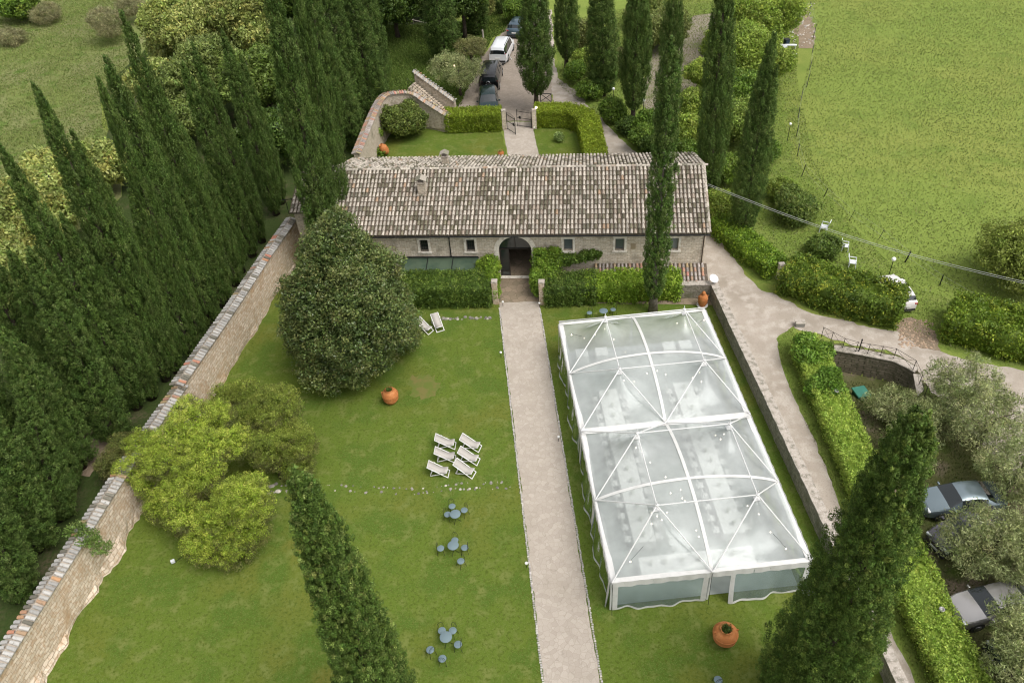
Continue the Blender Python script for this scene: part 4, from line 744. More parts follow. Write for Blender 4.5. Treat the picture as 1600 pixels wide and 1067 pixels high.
row = [((260, 593), (54, 135), 1.9, 'tall cypress behind the long wall whose tip stands alone against the pale hillside'),
 ((334, 517), (165, 91), 2.0, 'tall cypress of the wall row, tip just below a grey leafless shrub'),
 ((352, 470), (189, 20), 1.9, 'tallest cypress of the wall row, tip reaching the grey shrub on the hillside'),
 ((395, 400), (283, 95), 1.7, 'wall row cypress, tip before the pale broadleaf trees, lower of a pair'),
 ((410, 378), (299, 67), 1.5, 'wall row cypress, tip before the pale broadleaf trees, higher of a pair'),
 ((432, 335), (347, 50), 1.7, 'cypress at the house end of the wall row, sharp tip against pale broadleaf leaves'),
 ((440, 318), (376, 88), 1.3, 'slender cypress closest to the house in the wall row, behind the sharp tipped one'),
 ((369, 445), (280, 202), 1.4, 'short cypress of the wall row filling the gap below the broadleaf trees'),
 ((318, 545), (150, 115), 1.4, 'narrow cypress leaning on its taller neighbour below the grey shrub'),
 ((215, 637), (0, 226), 1.9, 'tall cypress of the wall row whose tip touches the left edge above the pale bush'),
 ((182, 690), (45, 391), 2.1, 'broad shorter cypress beside the bare earth track, bare forked trunk showing'),
 ((140, 660), (14, 392), 1.6, 'shorter cypress close behind the broad one with the forked trunk'),
 ((300, 556), (202, 297), 1.4, 'low cypress in front of the wall row, right behind the step in the wall'),
 ((128, 730), (0, 510), 2.0, 'cypress rising over the earth track, on its lower side'),
 ((112, 765), (20, 531), 1.7, 'cypress with a ragged tip beyond the nearest stretch of wall, above the ivy twig'),
 ((95, 810), (31, 597), 1.8, 'low cypress beyond the nearest stretch of wall, tip below the ragged one'),
 ((238, 622), (95, 335), 1.6, 'cypress in the middle of the wall row, half hidden between two taller ones'),
 ((278, 580), (112, 205), 1.6, 'wall row cypress just right of the one standing alone against the hillside'),
 ((60, 860), (-60, 590), 2.2, 'broad cypress cut by the left edge beside the nearest stretch of wall'),
 ((30, 935), (-60, 690), 2.0, 'lowest cypress at the left edge, next to the nearest wall tiles'),
 ((100, 650), (-70, 330), 1.9, 'cypress cut by the left edge above the earth track'),
 ((40, 760), (-95, 470), 2.1, 'cypress cut by the left edge, second up from the nearest wall tiles'),
 ((378, 425), (240, 130), 1.5, 'wall row cypress between the grey shrub and the pair by the broadleaf trees'),
 ((350, 478), (232, 200), 1.4, 'low cypress nestling among the tall ones in the middle of the wall row')]
for i, (b, t, R, lab) in enumerate(row): cypress('s%d' % (i % 5), b, t, R*.67, lab, GRP1)
GRP2 = 'cypresses standing round the stone house'
cypress('s1', (522, 428), (414, -60), 1.5, 'huge cypress covering the left end of the house roof', GRP2)
cypress('s3', (543, 400), (455, -50), 1.05, 'second cypress pressed against the right of the huge one at the roof end', GRP2)
GRP3 = 'cypresses of the grove behind the huge one'
cypress('s2', (560, 235), (506, 45), 1.35, 'smaller pointed cypress in front of the dark grove left of the rear lawn', GRP3)
cypress('s0', (588, 195), (536, -60), 1.7, 'cypress of the dark grove nearest the curved wall', GRP3)
cypress('s4', (553, 212), (497, -75), 1.7, 'cypress at the middle of the dark grove left of the curved wall', GRP3)
cypress('s1', (596, 150), (562, -75), 1.5, 'cypress on the right flank of the dark grove beside the grass bank', GRP3)
cypress('s3', (525, 250), (478, -70), 1.4, 'cypress of the dark grove closest to the huge one', GRP3)
GRP4 = 'cypresses beyond the grass bank'
cypress('s0', (697, 100), (668, -110), 2.1, 'broad cypress rising from the olive tree beyond the grass bank', GRP4)
cypress('s2', (665, 30), (640, -150), 2.0, 'dark cypress at the top edge left of the broad one beyond the grass bank', GRP4)
cypress('s4', (745, 55), (738, -120), 1.5, 'narrow cypress at the top edge right of the broad one beyond the grass bank', GRP4)
cypress('s1', (615, 22), (590, -150), 2.2, 'dark cypress at the top edge directly above the dark grove', GRP4)
cypress('s3', (782, 22), (778, -120), 1.2, 'small narrow cypress at the top edge above the white parked car', GRP4)
GRP5 = 'cypresses along the gravel drive behind the house'
cypress('u0', (838, 172), (835, -60), 2.0, 'club shaped cypress with a bare pale trunk right behind the iron gate', GRP5)
cypress('u1', (885, 112), (884, -80), 1.4, 'clipped looking cypress on the far side of the drive bend', GRP5)
cypress('s2', (942, 150), (938, -90), 1.7, 'ragged cypress on the drive, between the drive bend one and the big dark one', GRP5)
cypress('u0', (988, 200), (1003, -85), 1.6, 'big dark cypress over the drive left of the grey clearing', GRP5)
cypress('s4', (1036, 268), (1060, -90), 1.1, 'cypress half hidden behind the columnar one on the lawn', GRP5)
cypress('s0', (1107, 308), (1138, -95), 1.35, 'cypress right behind the right end of the roof', GRP2)
cypress('s3', (1158, 372), (1210, 47), 1.2, 'cypress with a thin bent tip by the drive, right of the house', GRP2)
cypress('s1', (1176, 262), (1196, 90), .9, 'small dark cypress among yellow green bushes left of the thin tipped one', GRP5)
# the three that stand on the lawns
def special(key, base, tip, R, label):
    cm, tm_, h0, R0 = cyps[key]; B = Vector(base); T = Vector(tip); root = empty('cypress_tree', B, 0, label, 'cypress', 'cypresses rising from the garden lawn'); orient(root, B, T)
    hh = (T-B).length; o = link('crown', cm, root); o.scale = (R/R0, R/R0, hh/h0); link('trunk', tm_, root).scale = (1, 1, hh/h0)
B = at(1020, 487); T = zat(B, 1050, 62)
cyps['col'] = (cypress_mesh('cypress crown', 51, 20, .80, 'column', 1.5, 2.3, .095, cl=.18, cols=((.04, .07, .016), (.055, .09, .022), (.07, .10, .028))), trunk_mesh('cypress trunk', 16, .26, .08, 4, m='bark'), 20, .80)
special('col', B, T, .80, 'slim columnar cypress with a pale trunk between the marquee and the bright hedge')
FGC = ((.038, .062, .014), (.05, .078, .018), (.064, .092, .024))
T = at(464, 740, 20); cyps['fl'] = (cypress_mesh('cypress crown', 52, 20, 1.6, 'fg', .4, 3.8, .07, cl=.16, cols=FGC, tips=(.12, .145, .05)), trunk_mesh('cypress trunk', 16, .3, .1, 5), 20, 1.6)
special('fl', (-6.2, 16.1, 0), T, 1.6, 'near cypress with a worn brownish tip in front of the round metal tables')
T = at(1440, 650, 21); cyps['fr'] = (cypress_mesh('cypress crown', 53, 21, 2.25, 'fg', .4, 3.5, .072, cl=.17, cols=FGC, tips=(.10, .13, .035)), trunk_mesh('cypress trunk', 16, .34, .1, 6), 21, 2.25)
special('fr', (12.9, 15.6, 0), T, 2.15, 'near broad cypress overlapping the bright clipped hedge and the parked cars')

def tree(name, base, trunk_r, lumps, label, cat, group=None, seed=1, cols=None, h0=None, limbs=4, bark='darkbark', rz=0, **k):
    """lumps relative to the base"""
    root = empty(name, base, rz, label, cat, group); link('crown', crown_mesh(name+' crown', seed, lumps, None, cols, **k), root)
    if trunk_r:
        r = random.Random(seed); mb = MB(); L0 = max(lumps, key=lambda q: q[3]*q[5]); zt = h0 or max(.4, L0[2]*.55)
        mb.tube([(0, 0, -.2), (r.uniform(-.1, .1), r.uniform(-.1, .1), zt*.5), (r.uniform(-.15, .15), r.uniform(-.15, .15), zt)], [trunk_r*1.4, trunk_r, trunk_r*.8], 9)
        for i in range(limbs):
            q = lumps[i % len(lumps)]; e = Vector(q[:3]); s = Vector((0, 0, zt*.9)); m_ = s.lerp(e, .5)+Vector((r.uniform(-.3, .3), r.uniform(-.3, .3), .2)); mb.tube([s, m_, e], [trunk_r*.6, trunk_r*.42, trunk_r*.15], 6)
        mb.build('trunk', MT[bark], root, True)
    return root
def lumpset(r, n, R, zc, hz, rl, flat=.8):
    o = [(0, 0, zc, rl*1.1, rl*1.1, rl*flat*1.1)]
    for i in range(n):
        a = 2*PI*i/n+r.uniform(-.4, .4); q = r.uniform(.55, 1)*(R-rl*.6); z = zc+r.uniform(-hz, hz); s = rl*r.uniform(.7, 1.15); o.append((q*math.cos(a), q*math.sin(a), z, s, s, s*flat))
    return o
# big holm oak
HO = ((.045, .07, .026), (.06, .092, .034), (.085, .115, .045), (.10, .118, .05))
bt = at(568, 570); r_ = random.Random(5)
lm = []
for (zz, RR, n, rl) in ((1.9, 3.6, 7, 1.7), (4.2, 3.9, 8, 1.9), (6.6, 3.3, 7, 1.9), (8.8, 2.2, 5, 1.7), (10.6, .9, 3, 1.35)):
    for i in range(n): a = 2*PI*i/n+r_.uniform(-.3, .3)+zz; q = RR*r_.uniform(.75, 1.05); s = rl*r_.uniform(.85, 1.1); lm.append((q*math.cos(a), q*math.sin(a), zz+r_.uniform(-.5, .5), s, s, s*.95))
lm += [(0, 0, 5, 3.2, 3.2, 4.4)]; lm = [(x*(.98-.028*z), y*(.90-.025*z), z*.95+.7, a*(.96-.016*z), b*(.96-.016*z), c*.9) for x, y, z, a, b, c in lm]
tree('holm_oak', bt, .38, lm, 'large round dark evergreen with olive leaves on the lawn, behind the terracotta jar', 'tree', seed=61, cols=HO, ls=.17, asp=.45, cl=.40, dens=1.0, shade=.20, matn='waxy', per=34, tips=(.11, .125, .055), spread=.8, h0=2.2, scatter=.06, jit=.22)
# tamarisks
TMC = ((.17, .225, .04), (.21, .265, .055), (.13, .165, .04), (.27, .32, .085)); TMD = ((.11, .145, .032), (.14, .17, .045), (.12, .14, .045), (.16, .185, .055))
def bylumps(ref, items):
    b = at(*ref); o = []
    for (px, py, z, rr, fz) in items: p = at(px, py, z); o.append((p.x-b.x, p.y-b.y, z, rr*.84, rr*.84, rr*fz*.84))
    return b, o
b, l = bylumps((440, 745), [(432, 638, 3.4, 1.75, .9), (455, 690, 2.2, 1.55, 1.0), (420, 700, 2.2, 1.5, 1), (462, 725, 1.2, 1.2, 1), (400, 650, 3, 1.3, .9), (385, 615, 3.0, 1.0, .8), (350, 618, 3.0, 1.1, .7)])
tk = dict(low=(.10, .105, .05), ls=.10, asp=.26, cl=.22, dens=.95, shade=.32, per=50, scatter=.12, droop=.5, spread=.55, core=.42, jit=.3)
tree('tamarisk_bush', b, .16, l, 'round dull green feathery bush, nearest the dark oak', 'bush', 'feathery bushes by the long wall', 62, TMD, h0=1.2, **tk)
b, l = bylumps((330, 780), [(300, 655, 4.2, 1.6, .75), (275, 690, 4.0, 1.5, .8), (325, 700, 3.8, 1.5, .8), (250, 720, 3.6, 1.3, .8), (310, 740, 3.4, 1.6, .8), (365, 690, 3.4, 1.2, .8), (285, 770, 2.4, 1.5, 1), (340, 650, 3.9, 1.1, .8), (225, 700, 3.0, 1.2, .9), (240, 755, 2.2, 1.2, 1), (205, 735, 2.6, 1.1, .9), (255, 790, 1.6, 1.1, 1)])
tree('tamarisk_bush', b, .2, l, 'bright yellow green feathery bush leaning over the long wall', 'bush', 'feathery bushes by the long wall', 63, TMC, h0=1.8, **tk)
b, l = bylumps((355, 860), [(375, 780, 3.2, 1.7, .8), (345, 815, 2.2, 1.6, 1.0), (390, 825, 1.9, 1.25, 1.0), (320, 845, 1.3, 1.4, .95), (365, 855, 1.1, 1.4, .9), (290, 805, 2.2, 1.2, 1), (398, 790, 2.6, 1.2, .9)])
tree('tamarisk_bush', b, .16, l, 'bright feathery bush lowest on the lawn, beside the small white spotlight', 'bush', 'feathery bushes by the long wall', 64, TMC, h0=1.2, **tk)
b, l = bylumps((195, 770), [(200, 705, 2.2, 1.3, .9), (175, 725, 1.6, 1.0, .9), (215, 740, 1.8, 1.1, .9)])
tree('tamarisk_bush', b, .1, l, 'thin grey green feathery bush astride the long wall', 'bush', 'feathery bushes by the long wall', 65, ((.085, .10, .04), (.11, .125, .05), (.10, .10, .05)), h0=.8, **{**tk, 'core': .6, 'dens': .9})
# ivy twig growing over the wall
b = at(130, 840, 3.1); tree('ivy_spray', (b.x, b.y, 2.6), 0, [(0, 0, .5, .7, .4, .25), (.6, -.3, .45, .6, .3, .2), (1.1, -.6, .2, .45, .3, .2), (-.5, .5, .6, .5, .4, .3)], 'ivy twig hanging over the tiles of the nearest wall', 'ivy', None, 66, ((.06, .10, .03), (.09, .13, .05)), ls=.13, cl=.22, dens=.8, core=0, per=14)
# broadleaf trees and bushes beyond the row
PALE = ((.17, .20, .085), (.22, .245, .12), (.13, .165, .06), (.25, .25, .11)); YG = ((.15, .20, .05), (.18, .225, .06), (.12, .17, .04)); MIDG = ((.06, .105, .022), (.085, .135, .03), (.11, .165, .038)); DKG = ((.03, .055, .014), (.045, .075, .02), (.06, .095, .026))
def broad(px, py, R, hh, label, cat='tree', cols=PALE, seed=1, name='broadleaf_tree', group=None, ls=.32, cl=.55, tips=None, n=8, base=None, **k):
    c = at(px, py, hh*.6); r = random.Random(seed); b = (c.x, c.y, float(hgt(c.x, c.y))); rl = R*.52
    ls_ = lumpset(r, n, R, hh*.60, hh*.18, rl, .85)+[(q[0]*.55, q[1]*.55, hh-rl*.8, rl*.85, rl*.85, rl*.7) for q in lumpset(r, 4, R*.7, 0, 0, rl)[1:]]
    return tree(name, b, R*.07 if cat == 'tree' else 0, ls_, label, cat, group, seed, cols, ls=ls, cl=cl, tips=tips, **{**dict(dens=.9, per=30, shade=.28, asp=.5, jit=.25), **k})
G6 = 'pale broadleaf trees above the wall row'
broad(285, 45, 5.2, 9.5, 'pale broadleaf tree at the top edge, leftmost of its cluster', seed=71, group=G6); broad(375, 25, 5.2, 10, 'pale broadleaf tree at the top edge left of the huge cypress', seed=72, group=G6)
broad(325, 110, 4.6, 8.5, 'grey green broadleaf tree framed between two cypress tips of the wall row', seed=73, group=G6, cols=((.105, .135, .055), (.13, .155, .07), (.09, .12, .045)))
broad(412, 130, 4.0, 8, 'mid green broadleaf tree tucked against the huge cypress', seed=74, group=G6, cols=((.085, .125, .038), (.11, .15, .05), (.07, .105, .03)))
broad(420, 215, 3.0, 6, 'dark broadleaf tree in the gap under the pale cluster, left of the huge cypress', seed=75, group=G6, cols=DKG); broad(250, 130, 3.2, 6, 'small pale tree just right of the tallest row tips', seed=76, group=G6)
G7 = 'pale bushes on the hillside behind the wall row'
broad(30, 330, 4.0, 6, 'pale yellow green bush at the left edge behind the wall row', 'bush', PALE, 77, 'hillside_bush', G7); broad(95, 275, 3.2, 5, 'pale bush in the gap right of the lone cypress tip', 'bush', PALE, 78, 'hillside_bush', G7); broad(160, 255, 3.0, 5, 'pale bush in the gap below the grey shrub tip', 'bush', PALE, 79, 'hillside_bush', G7)
broad(5, 430, 3.0, 6, 'pale bush low at the left edge above the shorter cypresses', 'bush', PALE, 80, 'hillside_bush', G7); broad(270, 190, 3.0, 5, 'dull bush behind the middle of the wall row', 'bush', ((.10, .13, .05), (.08, .11, .035)), 81, 'hillside_bush', G7)
broad(25, 5, 3.6, 4, 'dark green bush in the top left corner', 'bush', MIDG, 82, 'hillside_bush', G7)
GRY = ((.16, .155, .12), (.20, .19, .15), (.13, .125, .09))
for i, (px, py, R, hh, lab) in enumerate([(165, 35, 2.4, 4.5, 'grey leafless shrub behind the tallest row tip'), (205, 12, 2.0, 3.5, 'grey leafless shrub at the top edge beside the pale trees'), (70, 22, 2.0, 2.2, 'grey twiggy shrub near the dark corner bush'), (20, 58, 1.8, 1.6, 'low grey shrub at the left edge of the hillside')]):
    broad(px, py, R, hh, lab, 'shrub', GRY, 90+i, 'bare_shrub', 'grey leafless shrubs on the hillside', ls=.3, cl=.4, asp=.14, core=0, per=26)
# dark wood behind the grass bank
G8 = 'dark trees behind the grass bank'
for i, (px, py, R, hh, lab) in enumerate([(612, -8, 3.8, 9, 'dark tree at the top edge above the grass bank'), (470, -12, 4.5, 11, 'dark tree at the top edge behind the huge cypress'), (575, -15, 4.0, 12, 'dark tree at the top edge above the dark grove'), (720, -8, 3.5, 9, 'dark tree at the top edge above the olive tree')]): broad(px, py, R, hh, lab, cols=DKG, seed=100+i, group=G8)
broad(745, 15, 2.2, 4, 'dull scrubby bush at the top edge left of the small narrow cypress', 'bush', ((.10, .11, .045), (.13, .13, .06)), 105, 'scrub_bush', 'scrub beside the parked cars', ls=.22, cl=.4)
broad(812, 15, 2.0, 3, 'green bush at the top edge above the white car', 'bush', MIDG, 106, 'scrub_bush', 'scrub beside the parked cars', ls=.22, cl=.4)
broad(575, 212, 1.3, 2.2, 'light green bush outside the lower end of the curved wall', 'bush', ((.10, .16, .03), (.13, .19, .04)), 107, 'scrub_bush', 'bushes by the curved wall', ls=.18, cl=.3)
broad(572, 150, 1.2, 3.0, 'light green sapling among the dark grove by the curved wall', 'bush', ((.10, .16, .03), (.13, .19, .04)), 108, 'scrub_bush', 'bushes by the curved wall', ls=.18, cl=.3, core=0)
broad(555, 118, 1.0, 6.0, 'pale green tuft poking out of the dark grove', 'bush', ((.12, .17, .04), (.15, .2, .05)), 109, 'scrub_bush', 'bushes by the curved wall', ls=.2, cl=.3, core=0)
# bushes along the drive
G9 = 'bushes along the gravel drive'
drv = [(898, 112, 1.2, 2.2, MIDG, 'small bush at the drive bend below the clipped looking cypress'), (914, 95, 1.4, 2.8, YG, 'yellow green bush behind the drive bend'), (921, 138, 1.3, 2, MIDG, 'bush on the drive at the foot of the ragged cypress'),
 (957, 170, 1.5, 2.4, MIDG, 'bright leafy bush at the left foot of the big dark cypress'), (982, 196, 1.0, 1.6, DKG, 'low dark bush on the drive edge below the big dark cypress'), (1006, 212, 1.5, 2.0, MIDG, 'round bush right of the drive, nearest the roof ridge'),
 (1018, 190, 1.6, 2.4, MIDG, 'bush between the big dark cypress and the columnar one'), (1024, 228, 1.3, 1.8, DKG, 'dark bush just above the roof beside the columnar cypress'), (1075, 200, 1.9, 3, YG, 'light bush right of the columnar cypress below the grey clearing'),
 (1080, 158, 1.5, 2.8, YG, 'light bush on the edge of the grey clearing'), (1098, 118, 1.8, 4, YG, 'yellow green bush above the clearing edge, left of the roof end cypress'), (912, 55, 1.8, 4, ((.12, .14, .06), (.15, .16, .08)), 'dull bush between the two cypresses of the drive bend'),
 (1035, 45, 3, 4, ((.12, .15, .06), (.15, .17, .08)), 'dull bush at the back of the grey clearing'), (968, 95, 1.8, 3, ((.13, .13, .08), (.11, .13, .05)), 'dry bush between the ragged cypress and the big dark one'), (1003, 12, 2.4, 4, ((.11, .14, .05), (.14, .16, .07)), 'dull green bush at the top edge left of the clearing'),
 (1075, 240, 1.5, 2.4, MIDG, 'dark leafed bush behind the roof, left of the roof end cypress')]
for i, (px, py, R, hh, cc, lab) in enumerate(drv): broad(px, py, R, hh, lab, 'bush', cc, 120+i, 'roadside_bush', G9, ls=.22, cl=.36, n=6)
G10 = 'yellow green trees between the drive and the meadow'
for i, (px, py, R, hh, cc, lab) in enumerate([(1185, 25, 4.6, 7, YG, 'large yellow green tree at the top edge left of the bare patch'), (1160, 75, 3.6, 6, ((.12, .17, .04), (.15, .2, .05)), 'yellow green tree just right of the roof end cypress'), (1192, 100, 3.0, 5, YG, 'yellow green tree behind the thin bent cypress tip'),
  (1165, 140, 2.6, 4, MIDG, 'green tree halfway between the two cypresses right of the roof'), (1150, 185, 2.4, 4, ((.12, .17, .05), (.15, .19, .06)), 'pale green tree low between the two cypresses right of the roof'), (1122, 70, 1.8, 5, YG, 'yellow green tree behind the roof end cypress')]):
    broad(px, py, R, hh, lab, 'tree', cc, 140+i, 'broadleaf_tree', G10, ls=.24, cl=.45, dens=.95)
G11 = 'bushes beside the meadow fence'
for i, (px, py, R, hh, cc, lab) in enumerate([(1243, 322, 1.9, 2.2, ((.05, .08, .022), (.08, .11, .035), (.10, .13, .045)), 'dark round bush on the meadow edge under the cable'), (1286, 386, 1.1, 1.2, ((.05, .08, .02), (.07, .11, .03), (.095, .13, .04)), 'dark bush between the white chair and the big hedge'), (1225, 300, 1.3, 1.4, YG, 'pale low bush against the dark round bush on the meadow edge'),
  (1128, 322, 1.6, 2.0, YG, 'light bush beside the right end of the house roof'), (1185, 232, 1.6, 2.2, MIDG, 'green bush left of the thin tipped cypress'), (1140, 262, 1.6, 2.4, ((.10, .15, .03), (.12, .18, .04)), 'green bush between the two cypresses just above the cable')]):
    broad(px, py, R, hh, lab, 'bush', cc, 150+i, 'meadow_bush', G11, ls=.17, cl=.32, n=7)
broad(1612, 395, 3.2, 4.5, 'pale sparse tree cut by the right edge of the meadow', 'tree', ((.13, .16, .05), (.15, .18, .06)), 160, 'broadleaf_tree', None, ls=.2, cl=.45, core=.5)
# shrubs in the rear lawn
broad(630, 186, 2.1, 3.2, 'olive green shrub inside the curve of the rear wall', 'shrub', ((.07, .095, .03), (.10, .125, .045), (.085, .11, .035)), 161, 'garden_shrub', 'garden shrubs of the rear lawn', ls=.22, cl=.36)
broad(873, 214, .45, .9, 'small pale green plant in front of the L shaped hedge', 'plant', ((.14, .2, .09), (.17, .22, .11)), 162, 'garden_plant', None, ls=.16, cl=.2, n=4, core=0)
for i, (px, py, lab) in enumerate([(652, 188, 'small climber on the rear wall next to the olive green shrub'), (665, 190, 'small climber on the rear wall near the left box hedge'), (596, 236, 'tuft of leaves beside the leaning terracotta jar')]): broad(px, py, .5, .9, lab, 'plant', MIDG, 165+i, 'climber', 'small plants by the rear wall', ls=.14, cl=.2, n=4, core=0)

# olives
OL = ((.14, .16, .10), (.18, .20, .135), (.235, .25, .18), (.11, .135, .07))
def olive(px, py, R, hh, label, seed, dens=1.0, group='olive trees of the parking grove', cols=OL, zc=.62):
    c = at(px, py, hh*zc); z0 = float(hgt(c.x, c.y)); r = random.Random(seed); ls_ = lumpset(r, 8, R, hh*zc, hh*.16, R*.42, .8)
    t = tree('olive_tree', (c.x, c.y, z0), .17, ls_, label, 'olive tree', group, seed, cols, ls=.19, asp=.20, cl=.34, dens=dens*.72, shade=.3, per=30, core=0, scatter=.25, spread=.9, jit=.28, limbs=6, h0=1.2)
olive(1396, 632, 1.5, 2.2, 'low silvery olive in the sunken corner beside the green lid', 170); olive(1512, 605, 2.1, 3.8, 'olive tree standing against the bright gravel junction', 171); olive(1548, 655, 2.4, 4.0, 'large olive tree just below the one at the gravel junction', 172)
olive(1590, 735, 2.2, 3.8, 'olive tree above the silver blue car, cut by the right edge', 173); olive(1550, 850, 2.25, 3.9, 'big bushy olive covering most of the dark parked car', 174, 1.2); olive(1425, 690, 1.6, 2.6, 'small pale olive peeping out behind the near broad cypress', 175, .9)
olive(1600, 995, 1.7, 3.4, 'olive tree hanging over the bonnet of the silver car', 176, .9); olive(1612, 1050, 2.0, 3.6, 'olive tree in the lower right corner', 177); olive(1635, 860, 2.0, 4.0, 'olive tree at the right edge beside the big bushy one', 178); olive(1460, 650, 1.3, 2.6, 'pale olive behind the tip of the near broad cypress', 179, .8)
olive(716, 108, 3.0, 5.0, 'grey green olive tree behind the stair, left of the dark cars', 180, 1.2, None); olive(735, 70, 2.0, 4.2, 'sparser olive tree behind the first one left of the cars', 181, .9, None, ((.12, .12, .07), (.15, .15, .09)))

# ================================================================ HEDGES
def hedge(name, seed, path, width, h, label, cols, cat='hedge', group=None, **k): return tag(link(name, hedge_mesh(name, seed, path, width, h, cols, **k)), label, cat, group, 'thing')
LAU = ((.045, .075, .018), (.06, .10, .024), (.08, .125, .03)); BRT = ((.13, .20, .03), (.16, .235, .035), (.11, .175, .026)); LIM = ((.18, .25, .062), (.215, .28, .078), (.15, .22, .05))
hedge('laurel_hedge', 201, [(-6.5, 49.6), (.45, 48.6)], 2.4, 1.95, 'dark clipped hedge left of the path, in front of the green awning', LAU, tips=(.13, .18, .05), ls=.11, cl=.18)
hedge('laurel_hedge', 202, [(4.5, 47.95), (8.3, 47.55)], 2.2, 1.8, 'dark part of the hedge right of the path, next to the brick pillar', LAU, tips=(.12, .16, .05), ls=.11, cl=.18)
hedge('bright_hedge', 203, [(7.6, 47.75), (10.2, 47.5), (14.6, 46.95)], 2.1, 1.75, 'loose light green hedge behind the columnar cypress', BRT, tips=(.22, .29, .06), ls=.15, cl=.26, wild=.12)
hedge('box_hedge', 204, [(-2.3, 78.0), (3.3, 77.3)], 2.0, 1.95, 'square clipped yellow green hedge left of the iron gate', ((.13, .175, .022), (.155, .20, .028), (.11, .15, .02)), 'hedge', 'clipped hedges by the iron gate', ls=.12, cl=.17)
hedge('box_hedge', 205, [(6.9, 77.4), (10.7, 76.6), (12.0, 74.5), (11.3, 62.5)], 2.0, 1.9, 'L shaped clipped yellow green hedge right of the iron gate', ((.15, .195, .025), (.175, .22, .03), (.13, .17, .022)), 'hedge', 'clipped hedges by the iron gate', ls=.12, cl=.17)
hedge('roadside_hedge', 206, [(19.9, 54.8), (21.2, 51), (22.4, 48.0)], 2.0, 1.5, 'bright hedge by the drive between the thin tipped cypress and the stone pillar', ((.09, .15, .022), (.12, .185, .028), (.07, .12, .02)), ls=.16, cl=.28, wild=.2, tips=(.18, .25, .04))
hedge('roadside_hedge', 207, [(22.9, 46.9), (25.2, 44.7), (27.9, 42.6), (29.3, 41.7)], 3.1, 2.1, 'big loose hedge along the drive in front of the white chairs', ((.075, .115, .02), (.10, .145, .026), (.055, .09, .016)), ls=.17, cl=.30, wild=.25, tips=(.19, .21, .04))
hedge('roadside_hedge', 208, [(32.0, 40.4), (35.0, 38.0), (38.8, 36.3)], 3.6, 2.1, 'big loose hedge along the drive cut by the right edge', ((.085, .13, .02), (.11, .155, .026), (.06, .10, .016)), ls=.17, cl=.30, wild=.3, tips=(.19, .23, .04))
hedge('clipped_hedge', 209, [(21.5, 39.6), (21.25, 36), (20.9, 31), (20.55, 26), (20.4, 21), (20.1, 15.5), (19.9, 9)], 1.9, 1.35, 'long lime green hedge running beside the gravel road down to the lower edge', LIM, ls=.11, cl=.19, wild=.10, wprof=([0, .04, 1], [.7, 1, 1.15]), tips=(.25, .31, .09))
b = at(1266, 547, 1.1); tree('hazel_bush', (b.x, b.y, 0), 0, lumpset(random.Random(3), 6, 1.35, 1.1, .35, .65), 'leafy bush with larger leaves at the upper end of the lime hedge', 'bush', None, 210, ((.09, .155, .03), (.12, .19, .04), (.07, .13, .025)), ls=.2, cl=.26)
b = at(1290, 600, 1.2); tree('hazel_bush', (b.x, b.y, 0), 0, lumpset(random.Random(4), 5, 1.2, 1.1, .3, .6), 'leafy bush with larger leaves beside the sunken corner', 'bush', None, 211, ((.08, .145, .03), (.11, .18, .04), (.07, .13, .025)), ls=.19, cl=.24)
# climbers at the arch
def climber(seed, lumps, label, cols=((.08, .125, .025), (.11, .16, .035), (.065, .105, .02)), loc=None, **k):
    m = Matrix.Rotation(AL, 3, 'Z'); o = []
    for (u, v, z, a, b_, c) in lumps: p = m @ Vector((u, v, 0)); o.append((p.x, p.y, z, a, b_, c))
    return tree('climber', (2.6, 51.0, 0), 0, o, label, 'climber', 'climbing plants by the arched doorway', seed, cols, **{**dict(ls=.15, cl=.2, shade=.25, per=26), **k})
climber(220, [(-2.0, -.9, 1.9, .75, .7, .8), (-2.3, -1.2, 1.2, .8, .8, 1.0), (-1.7, -1.9, 1.3, .5, .9, 1.1), (-1.6, -2.7, 1.0, .4, .7, 1.0), (-2.6, -.8, 1.4, .5, .5, .7)], 'rounded mound of climber left of the arched doorway', ((.11, .17, .028), (.14, .2, .035), (.08, .13, .022)))
climber(221, [(2.1, -.6, 2.2, .75, .5, .85), (2.0, -1.1, 1.2, .7, .8, 1.1), (1.75, -2.1, 1.1, .45, .9, 1.1), (2.5, -1.6, 1.6, .8, .8, .6), (3.1, -.4, 2.4, .6, .35, .6), (3.0, -.5, 1.6, .6, .5, .8)], 'climber mounding over the pillar right of the arched doorway', ((.09, .145, .025), (.12, .18, .035), (.065, .11, .02)))
climber(222, [(3.9, -.25, 1.9, .7, .25, .5), (4.8, -.2, 2.0, .6, .22, .35), (5.5, -.2, 2.2, .65, .22, .4), (6.1, -.2, 2.3, .5, .2, .4)], 'vine spreading along the wall below the first window right of the arch', ((.055, .095, .02), (.08, .125, .03)))

